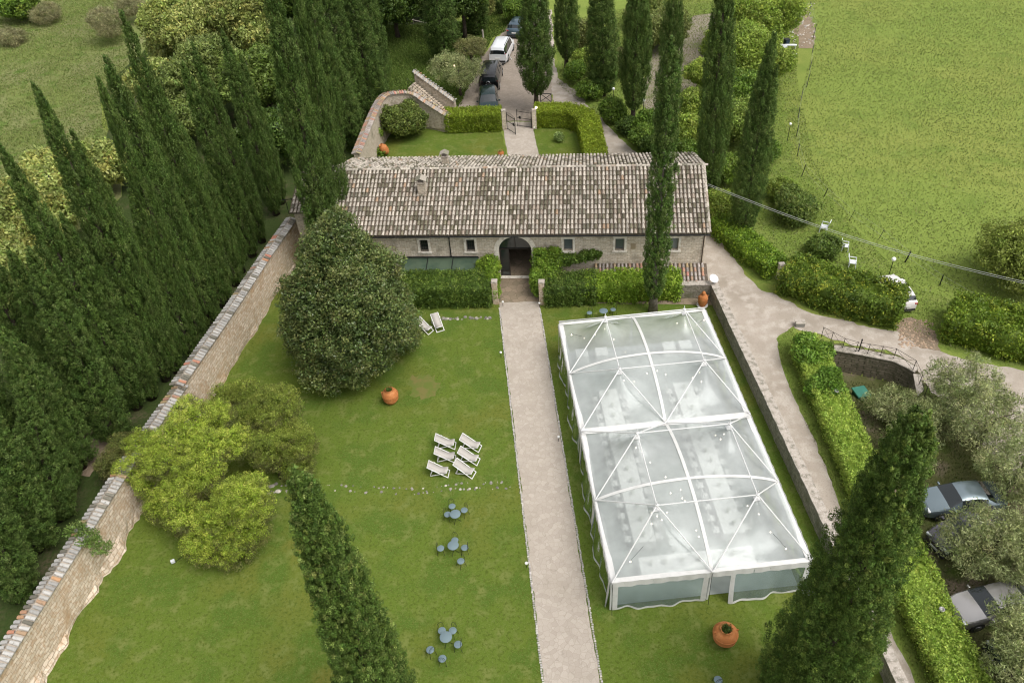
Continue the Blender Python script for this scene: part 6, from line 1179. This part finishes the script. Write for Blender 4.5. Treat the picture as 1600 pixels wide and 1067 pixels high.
# stair beside the curved wall
f0 = at(706, 186); f1 = at(642, 132, 3.4); f0 = Vector((f0.x, f0.y, 0)); f1 = Vector((f1.x, f1.y, 3.4)); hd = Vector((f1.x-f0.x, f1.y-f0.y, 0)); L = hd.length; hd.normalize(); nrm = Vector((hd.y, -hd.x, 0)); nrm = nrm if nrm.y > 0 else -nrm
st = empty('stone_stair', f0, math.atan2(hd.y, hd.x), 'stone stair with a thin rail climbing behind the curved wall', 'stair'); N_ = 17; m = MB()
for i in range(N_): z = 3.3*(i+1)/N_; m.box((L*(i+.5)/N_, .0, z/2-.1), (L/N_-.006, 1.5, z+.2))
m.build('steps', MT['rear_rubble'], st); rr_ = MB(); 
s_side = 1 if (Matrix.Rotation(math.atan2(hd.y, hd.x), 3, 'Z') @ Vector((0, 1, 0))).y < 0 else -1
for i in range(9): x = L*i/8; z = 3.3*i/8+.2; rr_.tube([(x, s_side*.72, z-.2), (x, s_side*.72, z+.85)], .018, 5)
rr_.tube([(0, s_side*.72, 1.05), (L, s_side*.72, 4.35)], .022, 6); rr_.tube([(0, s_side*.72, .65), (L, s_side*.72, 3.95)], .014, 5); rr_.build('handrail', MT['iron'], st)
q0 = f0+nrm*1.15; q1 = Vector((f1.x, f1.y, 0))+nrm*1.15
tiled_wall('stair_wall', [(q0.x, q0.y), (q1.x, q1.y)], [1.5, 4.3], .4, MT['rear_rubble'], 'sloping wall with pale tiles on the far side of the stair', 'wall', .0, 1, 13)
# thin wire fence of the meadow
def fence(name, posts, label, m='dark', wires=(.5, .95), r_=.035, group=None, wm='cable', wr=.004):
    o0 = posts[0][0]; t = empty(name, o0, 0, label, 'fence', group); tops = []
    for (B, T, rr) in posts: B = Vector(B); T = Vector(T); MB().tube([B-o0-Vector((0, 0, .15)), T-o0], rr or r_, 6).build('post', MT[m], t); tops.append((B-o0, T-o0))
    w_ = MB()
    for k in wires: w_.tube([a.lerp(b, k) for a, b in tops], wr, 4)
    w_.build('wire', MT[wm], t); return t
def post(bx, by, tx_, ty__, rr=None): B = at(bx, by); return (B, zat(B, tx_, ty__), rr)
fence('wire_fence', [post(1265.5, 22, 1267, 2), post(1270, 62, 1276, 38), post(1268.5, 84, 1272, 70), post(1264.5, 110, 1268.5, 97), post(1260, 137, 1265, 117), post(1251.5, 157, 1255, 140), post(1247, 185, 1250, 168), post(1244, 214, 1248, 196), post(1245.5, 245, 1249.5, 225), post(1252, 276, 1259.5, 257), post(1286.5, 308, 1294, 294),
   post(1326, 345, 1335.5, 329, .02), post(1371.5, 375, 1381.5, 359, .02), post(1413.5, 410, 1423, 393.5, .06), post(1468, 446, 1474, 430, .045), post(1537, 478, 1543, 470, .03), post(1600, 505, 1607, 490, .03)], 'thin wire fence on dark posts along the edge of the meadow', r_=.035)
# crossed rail on the retaining wall
rp_ = [(1283, 527), (1297.7, 534.8), (1316, 544.6), (1336.4, 550.5), (1354.8, 553.8), (1375, 557), (1395.5, 561), (1425.7, 579.4), (1435.5, 601), (1443, 622)]
B0 = [at(a, b, .05) for a, b in rp_]; t = empty('railing', B0[0], 0, 'thin crossed metal railing on top of the dark retaining wall', 'railing'); m = MB()
for b in B0: MB().tube([b-B0[0], b-B0[0]+Vector((0, 0, .95))], .022, 5).build('post', MT['iron'], t)
for a, b in zip(B0[:-1], B0[1:]):
    a = a-B0[0]; b = b-B0[0]; u_ = Vector((0, 0, .93)); m.tube([a+u_, b+u_], .014, 4); m.tube([a+u_, b+Vector((0, 0, .1))], .010, 4); m.tube([a+Vector((0, 0, .1)), b+u_], .010, 4)
m.build('rails', MT['iron'], t)
p = at(1341, 551, 0); t = empty('lamp_bollard', (p.x, p.y, 0), 0, 'thicker dark post among the railing of the retaining wall', 'post'); MB().tube([(0, 0, 0), (0, 0, 1.15)], .04, 8).build('shaft', MT['dark'], t); MB().lathe([(0, 1.13), (.06, 1.15), (.05, 1.22), (0, 1.25)], 10).build('cap', MT['dark'], t)
p = at(853, 160); t = empty('barrier', (p.x, p.y, 0), -.3, 'dark crossed trestle barrier behind the club shaped cypress', 'barrier'); m = MB(); 
for x in (-.6, .6): m.bar((x, 0, 0), (x, 0, 1.0), .06)
m.bar((-.6, 0, .97), (.6, 0, .97), .06); m.bar((-.6, 0, .05), (.6, 0, .95), .05); m.bar((-.6, 0.01, .95), (.6, 0.01, .05), .05); m.build('barrier_frame', MT['dark'], t)
def globe(px, py, tx_, ty__, label, rr=.14):
    B = at(px, py); T = zat(B, tx_, ty__); t = empty('globe_lamp', B, 0, label, 'lamp', 'white globe lamps on dark posts'); h = (T-B).length; MB().tube([(0, 0, 0), (0, 0, h)], .028, 6).build('lamp_post', MT['dark'], t); MB().lathe([(0, h-rr*.2)]+[(rr*math.sin(a), h+rr-rr*math.cos(a)) for a in np.linspace(.3, PI-.05, 8)]+[(0, h+2*rr)], 14).build('globe', MT['globe'], t, True)
globe(1389, 429, 1396, 408, 'white globe lamp on a post behind the big loose hedge', .17); globe(1230, 221, 1235, 196, 'white globe lamp on a post at the meadow edge', .13); globe(1173, 380, 1174, 372, 'small lamp post above the bright roadside hedge', .09)
for (px, py, lab) in ((958, 158, 'white lamp globe in the bushes left of the big dark cypress'), (1005, 176, 'white lamp globe in the bushes right of the big dark cypress')):
    b = at(px, py, 1.2); t = empty('globe_lamp', (b.x, b.y, 0), 0, lab, 'lamp', 'white globe lamps on dark posts'); MB().tube([(0, 0, 0), (0, 0, 2.4)], .03, 6).build('lamp_post', MT['dark'], t); MB().lathe([(.0, 2.38)]+[(.15*math.sin(a), 2.52-.15*math.cos(a)) for a in np.linspace(.3, PI-.05, 7)]+[(0, 2.68)], 12).build('globe', MT['globe'], t, True)
# overhead cables from the roof corner
c0 = at(1106, 290, 6.0); c1 = at(1640, 452, 4.5); t = empty('overhead_cable', c0, 0, 'pale double cable running from the roof corner across the meadow edge', 'cable')
for dzz in (0, .14):
    e = c1-c0; MB().tube([e*k+Vector((0, 0, -1.2*math.sin(PI*k)*.6+dzz)) for k in np.linspace(0, 1, 24)], .014, 5).build('wire', MT['cable'], t)
# white plastic chairs by the meadow
def make_pchair():
    t = empty('plastic_chair', (0, 0, 0), 0, 'x', 'chair', 'white plastic chairs at the meadow edge'); MB().box((0, 0, .43), (.5, .48, .04)).build('seat', MT['plastic'], t, bev=.01); m = MB()
    for k in range(5): m.bar((-.2+k*.1, -.22, .45), (-.2+k*.1, -.36, .92), .06, .02)
    m.bar((-.24, -.36, .93), (.24, -.36, .93), .05, .03); m.build('backrest', MT['plastic'], t)
    for sx in (-1, 1):
        m = MB(); m.bar((sx*.25, -.26, .66), (sx*.25, .2, .66), .05, .03); m.bar((sx*.25, .18, .66), (sx*.23, .2, .43), .04, .03); m.build('armrest', MT['plastic'], t)
        for sy in (-1, 1): MB().bar((sx*.22, sy*.2, .43), (sx*.25, sy*.24, 0), .04).build('leg', MT['plastic'], t)
    return t
pc = make_pchair(); used = False
for (px, py, rz, lab, sc_) in [(1287, 357, 1.0, 'tall white plastic chair nearest the dark round bush', 1.15), (1321, 386, -2.0, 'white plastic chair in the middle, behind the big loose hedge', 1.0), (1332, 412, -2.0, 'white plastic chair lowest behind the big loose hedge', 1.1), (1224, 55, .6, 'white plastic chair tipped at the top beside the bare patch', 1.2), (1239, 90, .2, 'dull plastic chair on the grass right of the white table', .9)]:
    o = pc if not used else copy_tree(pc); used = True; p = at(px, py, .3); o.location = (p.x, p.y, 0); o.rotation_euler = (0, 0, rz); o.scale = (sc_,)*3; o['label'] = lab
p = at(1224, 76, .6); t = empty('plastic_table', (p.x, p.y, 0), 1.2, 'white garden table with a bench beside the bare patch', 'table'); MB().box((0, 0, .72), (1.9, .8, .05)).build('tabletop', MT['plastic'], t, bev=.01)
for sx in (-1, 1):
    for sy in (-1, 1): MB().bar((sx*.8, sy*.3, .7), (sx*.85, sy*.36, 0), .06).build('leg', MT['plastic'], t)
p = at(1236, 71, .4); t = empty('garden_bench', (p.x, p.y, 0), -.25, 'short white bench sticking out from the white garden table', 'bench'); MB().box((0, 0, .43), (1.3, .45, .05)).build('seat', MT['plastic'], t)
for sx in (-1, 1): MB().box((sx*.5, 0, .2), (.06, .4, .4)).build('leg', MT['plastic'], t)
p = at(1229, 66, .4); t = empty('storage_bin', (p.x, p.y, 0), .3, 'dark blue bin behind the white garden table', 'bin'); MB().box((0, 0, .35), (.5, .5, .7), tap=1.1).build('bin_body', mat('dark blue plastic', (.02, .04, .07), .5), t, bev=.02); MB().box((0, 0, .73), (.6, .6, .05)).build('lid', MT['dark'], t, bev=.01)
# small fixtures
p = at(1249, 509); t = empty('utility_box', (p.x, p.y, .03), AL, 'low grey metal cover on the gravel above the lime hedge', 'box'); MB().box((0, 0, .16), (.62, .42, .32)).build('casing', MT['greymetal'], t, bev=.015); MB().box((0, 0, .345), (.7, .5, .05)).build('lid', MT['coping'], t, bev=.01)
p = at(1344, 617, -1.0); t = empty('green_tank', (p.x, p.y, float(hgt(p.x, p.y))), .1, 'green lidded box in the sunken grove corner', 'box'); MB().box((0, 0, .3), (.75, .8, .6)).build('casing', mat('dark green plastic', (.015, .06, .045), .5), t, bev=.02); MB().box((0, 0, .64), (.95, 1.0, .09), tap=.94).build('lid', MT['greenbox'], t, bev=.02)
p = at(1116, 441, 1.75); t = empty('satellite_dish', (16.95, 46.25, 1.3), 0, 'white satellite dish on the corner of the garden wall', 'dish'); MB().tube([(0, 0, 0), (0, 0, .35)], .03, 6).build('mast', MT['greymetal'], t)
Rd_ = Matrix.Rotation(.45, 3, 'X') @ Matrix.Rotation(.25, 3, 'Y'); MB().lathe([(0, .0), (.17, .02), (.35, .08), (.36, .09), (.34, .095), (.17, .035), (0, .015)], 24, (0, 0, .38), Rd_).build('reflector', MT['plastic'], t, True); MB().tube([Vector((0, 0, .38))+Rd_ @ Vector((.29, 0, .07)), Vector((0, 0, .38))+Rd_ @ Vector((0, 0, .45))], .012, 5).build('feed_arm', MT['greymetal'], t)
for (px, py, z, lab) in ((1307, 612, 1.5, 'small dark lamp head standing out of the lime hedge near its upper end'), (1471, 953, 1.45, 'small dark lamp head standing out of the lime hedge near the silver car')):
    p = at(px, py, z); t = empty('hedge_lamp', (p.x, p.y, 0), 0, lab, 'lamp', 'lamps in the lime hedge'); MB().tube([(0, 0, 0), (0, 0, z)], .025, 6).build('stake', MT['dark'], t); MB().lathe([(.06, z), (.13, z+.03), (.14, z+.12), (.1, z+.13), (.08, z+.05), (0, z+.04)], 12).build('lamp_head', MT['greymetal'], t, True)
p = at(795, 138); t = empty('path_lamp', (p.x+1.0, p.y+8, .0), 0, 'pale rod leaning beside the club shaped cypress near the white car', 'post'); MB().tube([(0, 0, 0), (-.5, .3, 1.0)], .05, 6).build('rod', MT['white'], t)
def marker(px, py, label): p = at(px, py); t = empty('stone_post', (p.x, p.y, 0), 0, label, 'post', 'pale posts left of the parked cars'); MB().tube([(0, 0, 0), (.03, 0, .6), (0, .02, 1.3)], [.14, .12, .10], 8).build('shaft', MT['coping'], t); MB().lathe([(0, 1.27), (.13, 1.28), (.10, 1.36), (0, 1.4)], 8).build('cap', MT['coping'], t)
marker(755, 64, 'pale weathered post farther up, left of the white car'); marker(753, 92, 'pale weathered post just left of the black van')
p = at(658, 40); t = empty('fallen_beam', (p.x, p.y, .15), -.5, 'grey wooden rail lying in the dark shade above the grass bank', 'beam'); MB().bar((-1.6, 0, .5), (1.6, 0, .1), .14, .1).build('beam_wood', MT['coping'], t); MB().bar((-1.2, .1, -.1), (-1.2, .1, .55), .08).build('post', MT['coping'], t)
# things stored in the corner behind the oak
p = at(462, 375, 2.0); 
p = at(467, 388, .5); t = empty('storage_tub', (p.x, p.y, 0), .3, 'blue tub in the corner between the long wall and the huge cypress', 'tub'); MB().lathe([(.28, 0), (.36, .6), (.39, .62), (.35, .63), (.26, .1)], 18).build('tub_body', mat('blue plastic', (.07, .10, .35), .5), t, True); MB().lathe([(0, .62), (.2, .66), (.38, .63)], 18).build('lid', mat('blue plastic lid', (.10, .13, .40), .5), t, True)
pw = [at(437, 440, 1.6), at(470, 440, 1.6)]; t = empty('dark_screen', (pw[0].x, pw[0].y, 0), -.03, 'low dark screen against the long wall left of the oak', 'screen'); MB().box((1.2, 0, .8), (2.4, .08, 1.6)).build('panel', MT['dark'], t); MB().box((1.2, 0, 1.63), (2.5, .14, .06)).build('top_rail', MT['iron'], t)
p = at(455, 330, 3.0)
t = empty('iron_trellis', tuple(at(452, 335, 3.1)), .1, 'dark iron frame under the eave at the end of the long wall', 'frame'); m = MB()
for x in (0, .5): m.bar((x, 0, 0), (x, 0, 1.4), .05)
m.bar((-.3, 0, 1.4), (1.2, 0, 1.4), .05); m.build('bars', MT['dark'], t)

# ================================================================ CARS
def car(name, pos, rz, label, col, kind='hatch', metal=.5, group=None, dirt=0, emblem=False, L=4.3, W=1.76, Hh=1.5):
    t = empty(name, (pos[0], pos[1], pos[2] if len(pos) > 2 else .03), rz, label, 'car' if kind != 'van' else 'van', group)
    P = {'hatch': [(-.5, .86, .70, 0, .86), (-.485, .95, .88, 0, .93), (-.45, .95, 1.02, 0, .97), (-.40, .96, 1.30, 1, 1), (-.33, .96, 1.44, 1, 1), (-.10, .96, 1.5, 1, 1), (.08, .95, 1.46, 1, 1), (.13, .95, 1.38, 1, 1), (.27, .93, .98, 0, 1), (.38, .88, .91, 0, .98), (.46, .76, .80, 0, .90), (.495, .60, .64, 0, .70)],
         'sedan': [(-.5, .78, .80, 0, .86), (-.48, .92, .94, 0, .93), (-.38, .95, .99, 0, .98), (-.34, .95, 1.0, 0, 1), (-.22, .95, 1.34, 1, 1), (-.10, .95, 1.42, 1, 1), (.04, .94, 1.42, 1, 1), (.10, .94, 1.36, 1, 1), (.24, .92, .97, 0, 1), (.37, .86, .90, 0, .98), (.46, .74, .78, 0, .88), (.495, .58, .62, 0, .66)],
         'van': [(-.5, 1.1, 1.12, 0, .93), (-.495, 1.1, 1.55, 1, .96), (-.47, 1.12, 1.80, 1, .98), (-.40, 1.12, 1.88, 1, 1), (-.1, 1.12, 1.90, 1, 1), (.12, 1.12, 1.88, 1, 1), (.20, 1.1, 1.76, 1, 1), (.34, 1.06, 1.12, 0, 1), (.43, .98, 1.02, 0, .97), (.48, .78, .84, 0, .90), (.498, .6, .66, 0, .84)]}
    st_ = P['van' if kind in ('van', 'mpv') else kind]; zs = Hh/(1.90 if kind in ('van', 'mpv') else 1.5 if kind == 'hatch' else 1.42); w_ = W/2
    rings = []
    for (x, zb, zt, cab, ws) in st_:
        zb *= zs; zt *= zs; y = w_*ws; ins = .20*min(1, max(0, (zt-zb)/.5)) if cab else .06; dzt = 0 if cab else 0
        rings.append([(x*L, y*.88, .20), (x*L, y*.985, .32), (x*L, y, .52*zs+.08), (x*L, y*.985, zb*.93), (x*L, y*.955, zb), (x*L, y-ins-.04, zt-.05*cab), (x*L, (y-ins)*.82, zt), (x*L, (y-ins)*.42, zt+.022), (x*L, 0, zt+.03)])
    full = [r_+[(a, -b, c) for a, b, c in r_[-2::-1]] for r_ in rings]; n = len(full[0]); V = [p for f in full for p in f]; Bf = []; Gf = []
    for i in range(len(full)-1):
        c0_, c1_ = st_[i][3], st_[i+1][3]
        for k in range(n-1):
            q = (i*n+k, i*n+k+1, (i+1)*n+k+1, (i+1)*n+k); kk = k if k < 8 else 15-k
            side = kk == 4; top = kk >= 5
            glass = (side and c0_ and c1_ and not (i == 0)) or (kk >= 5 and (c0_ != c1_)) or (side and (c0_ != c1_) and kk == 4 and False)
            if kind in ('van', 'mpv') and i == 0 and kk >= 5: glass = True
            if kind == 'hatch' and i in (2, ) and kk >= 5: glass = True
            (Gf if glass else Bf).append(q)
    Bf.append(tuple(range(n-1, -1, -1))); Bf.append(tuple(range((len(full)-1)*n, len(full)*n)))
    pm = paint(name+' paint', col, metal)
    for nm, ff, mm in (('body', Bf, pm), ('windows', Gf, MT['carglass'])):
        used_ = sorted({i for f in ff for i in f}); mp = {a: b for b, a in enumerate(used_)}; o = MB().add([V[i] for i in used_], [tuple(mp[i] for i in f) for f in ff]).build(nm, mm, t, True)
        try: o.data.set_sharp_from_angle(angle=math.radians(28))
        except Exception: pass
    pl_ = MB()      # pillars over the glass line and roof rails
    for s_ in (-1, 1):
        for xf in ((-.02,) if kind != 'van' else (-.12, .10)):
            rr = [r_ for r_ in rings]; xa = xf*L; j = max(i for i in range(len(st_)) if st_[i][0] <= xf); f_ = (xf-st_[j][0])/(st_[j+1][0]-st_[j][0]); a = Vector(rings[j][4]).lerp(Vector(rings[j+1][4]), f_); b = Vector(rings[j][5]).lerp(Vector(rings[j+1][5]), f_)
            a.y *= s_; b.y *= s_; pl_.bar(a, b, .07, .03)
        if kind in ('mpv', 'van'):
            j0, j1 = 3, 5; a = Vector(rings[j0][6]); b = Vector(rings[j1][6]); a.y *= s_*1.08; b.y *= s_*1.08; a.z += .04; b.z += .04; pl_.bar(a, b, .04, .04)
    pl_.build('pillars', MT['trimblack'], t)
    for sx, xx in ((1, .315*L), (-1, -.31*L)):
        for s_ in (-1, 1):
            R_ = Matrix.Rotation(PI/2, 3, 'X'); y = s_*(w_-.09); wv = MB().lathe([(.0, -.10), (.26, -.10), (.32, -.08), (.33, 0), (.32, .08), (.26, .10), (0, .10)], 18, (xx, y, .33), R_).build('wheel', MT['tyre'], t, True)
            MB().lathe([(.0, -.02), (.2, -.015), (.21, .01), (0, .02)], 14, (xx, y+s_*.10, .33), R_).build('rim', MT['rim'], wv, True)
            ar = MB().lathe([(.0, -.012), (.37, -.012), (.37, .012), (0, .012)], 20, (xx, s_*(w_-.012), .36), R_); ar.build('wheel_arch', MT['trimblack'], t)
    fz = .62*zs+.03; rz_ = (.80 if kind in ('hatch', 'sedan') else 1.0)*zs
    for s_ in (-1, 1):
        MB().box((.465*L, s_*w_*.66, fz+.06), (.14, .34, .14), s_*-.35).build('headlight', MT['clearlight'], t, bev=.02)
        MB().box((-.485*L, s_*w_*.80, rz_), (.10, .20 if kind in ('hatch', 'sedan') else .16, .16 if kind in ('hatch', 'sedan') else .42), s_*.25).build('taillight', MT['redlight'], t, bev=.02)
        MB().box((.20*L if kind != 'van' else .27*L, s_*(w_+.09), (.95 if kind != 'van' else 1.15)*zs), (.10, .18, .12)).build('mirror', pm, t, bev=.02)
    MB().box((.497*L, 0, .40), (.03, .5, .12)).build('number_plate', MT['plate'], t); MB().box((-.502*L, 0, .62 if kind != 'van' else .78), (.03, .5, .12)).build('number_plate', MT['plate'], t)
    gr = MB()
    for k in range(4): gr.box((.488*L, 0, .52+.05*k), (.05, .8, .018))
    gr.build('grille', MT['chrome'], t); b_ = MB().box((.49*L, 0, .27), (.10, W*.78, .16)); b_.box((-.495*L, 0, .32), (.09, W*.84, .18)); b_.build('bumper_trim', MT['trimblack'], t, bev=.02)
    if emblem:
        m = MB(); R_ = Matrix.Rotation(PI/2, 3, 'Y'); c = Vector((-.513*L, 0, 1.02*zs)); m.tube([c+Vector((0, .19*math.cos(a), .19*math.sin(a))) for a in np.linspace(0, 2*PI, 22)], .018, 5)
        for a in (PI/2, PI/2+2*PI/3, PI/2+4*PI/3): m.tube([c, c+Vector((0, .18*math.cos(a), .18*math.sin(a)))], .014, 4)
        m.build('emblem', MT['chrome'], t)
    if kind in ('hatch', 'sedan', 'mpv'):
        for f_ in (.36, .0): pass
    return t
def heading(a, b): p, q = at(*a), at(*b); return math.atan2(q.y-p.y, q.x-p.x)
GC = 'cars parked in line beside the forecourt'
CS = 1.22
car('parked_car', (2.35, 82.4), -PI/2-.04, 'dark green car nose on to the left box hedge, windscreen reflecting the sky', (.02, .045, .045), 'hatch', .6, GC, L=4.2).scale = (CS,)*3
car('parked_van', (3.05, 88.8), PI/2-.16, 'black van with a round badge on its back door, behind the dark green car', (.012, .012, .013), 'van', .3, GC, emblem=True, L=4.9, W=1.9, Hh=1.85).scale = (CS,)*3
p = at(790, 92); car('parked_car', (4.9, 96.4), heading((780, 103), (800, 62)), 'white people carrier with dark rear window ahead of the black van', (.72, .73, .75), 'mpv', 0, GC, L=4.5, W=1.82, Hh=1.70).scale = (CS,)*3
car('parked_car', (7.7, 103.8), 1.2, 'blue grey car mostly hidden behind the club shaped cypress', (.10, .15, .19), 'hatch', .6, GC, L=4.1).scale = (CS,)*3
GD = 'cars parked under the olive trees'
def car_at(px, py, z, a, b, *k, **kw): p = at(px, py, z); return car('parked_car', (p.x, p.y, float(hgt(p.x, p.y))+.02), heading(a, b), *k, **kw)
car_at(1503, 776, .9, (1560, 775), (1455, 785), 'silver blue saloon under the olive above the big bushy one', (.20, .25, .275), 'sedan', .6, GD, L=4.5)
car_at(1513, 825, .8, (1570, 800), (1465, 848), 'dark car with a bright grille nosing out from the big bushy olive', (.11, .10, .12), 'sedan', .6, GD, L=4.5)
car_at(1557, 938, .9, (1610, 925), (1505, 950), 'silver grey saloon under the overhanging olive near the lime hedge', (.42, .40, .39), 'sedan', .6, GD, L=4.6)
car_at(1622, 1012, .8, (1680, 1010), (1565, 1030), 'dark car almost hidden by the olive in the lower right corner', (.03, .05, .06), 'sedan', .5, GD, L=4.4)
p = at(1401, 449, 1.0); car('parked_car', (p.x, p.y, .02), heading((1428, 492), (1382, 430)), 'small white car peeping over the big loose hedge below the globe lamp', (.74, .70, .68), 'hatch', 0, None, L=3.7, W=1.62)
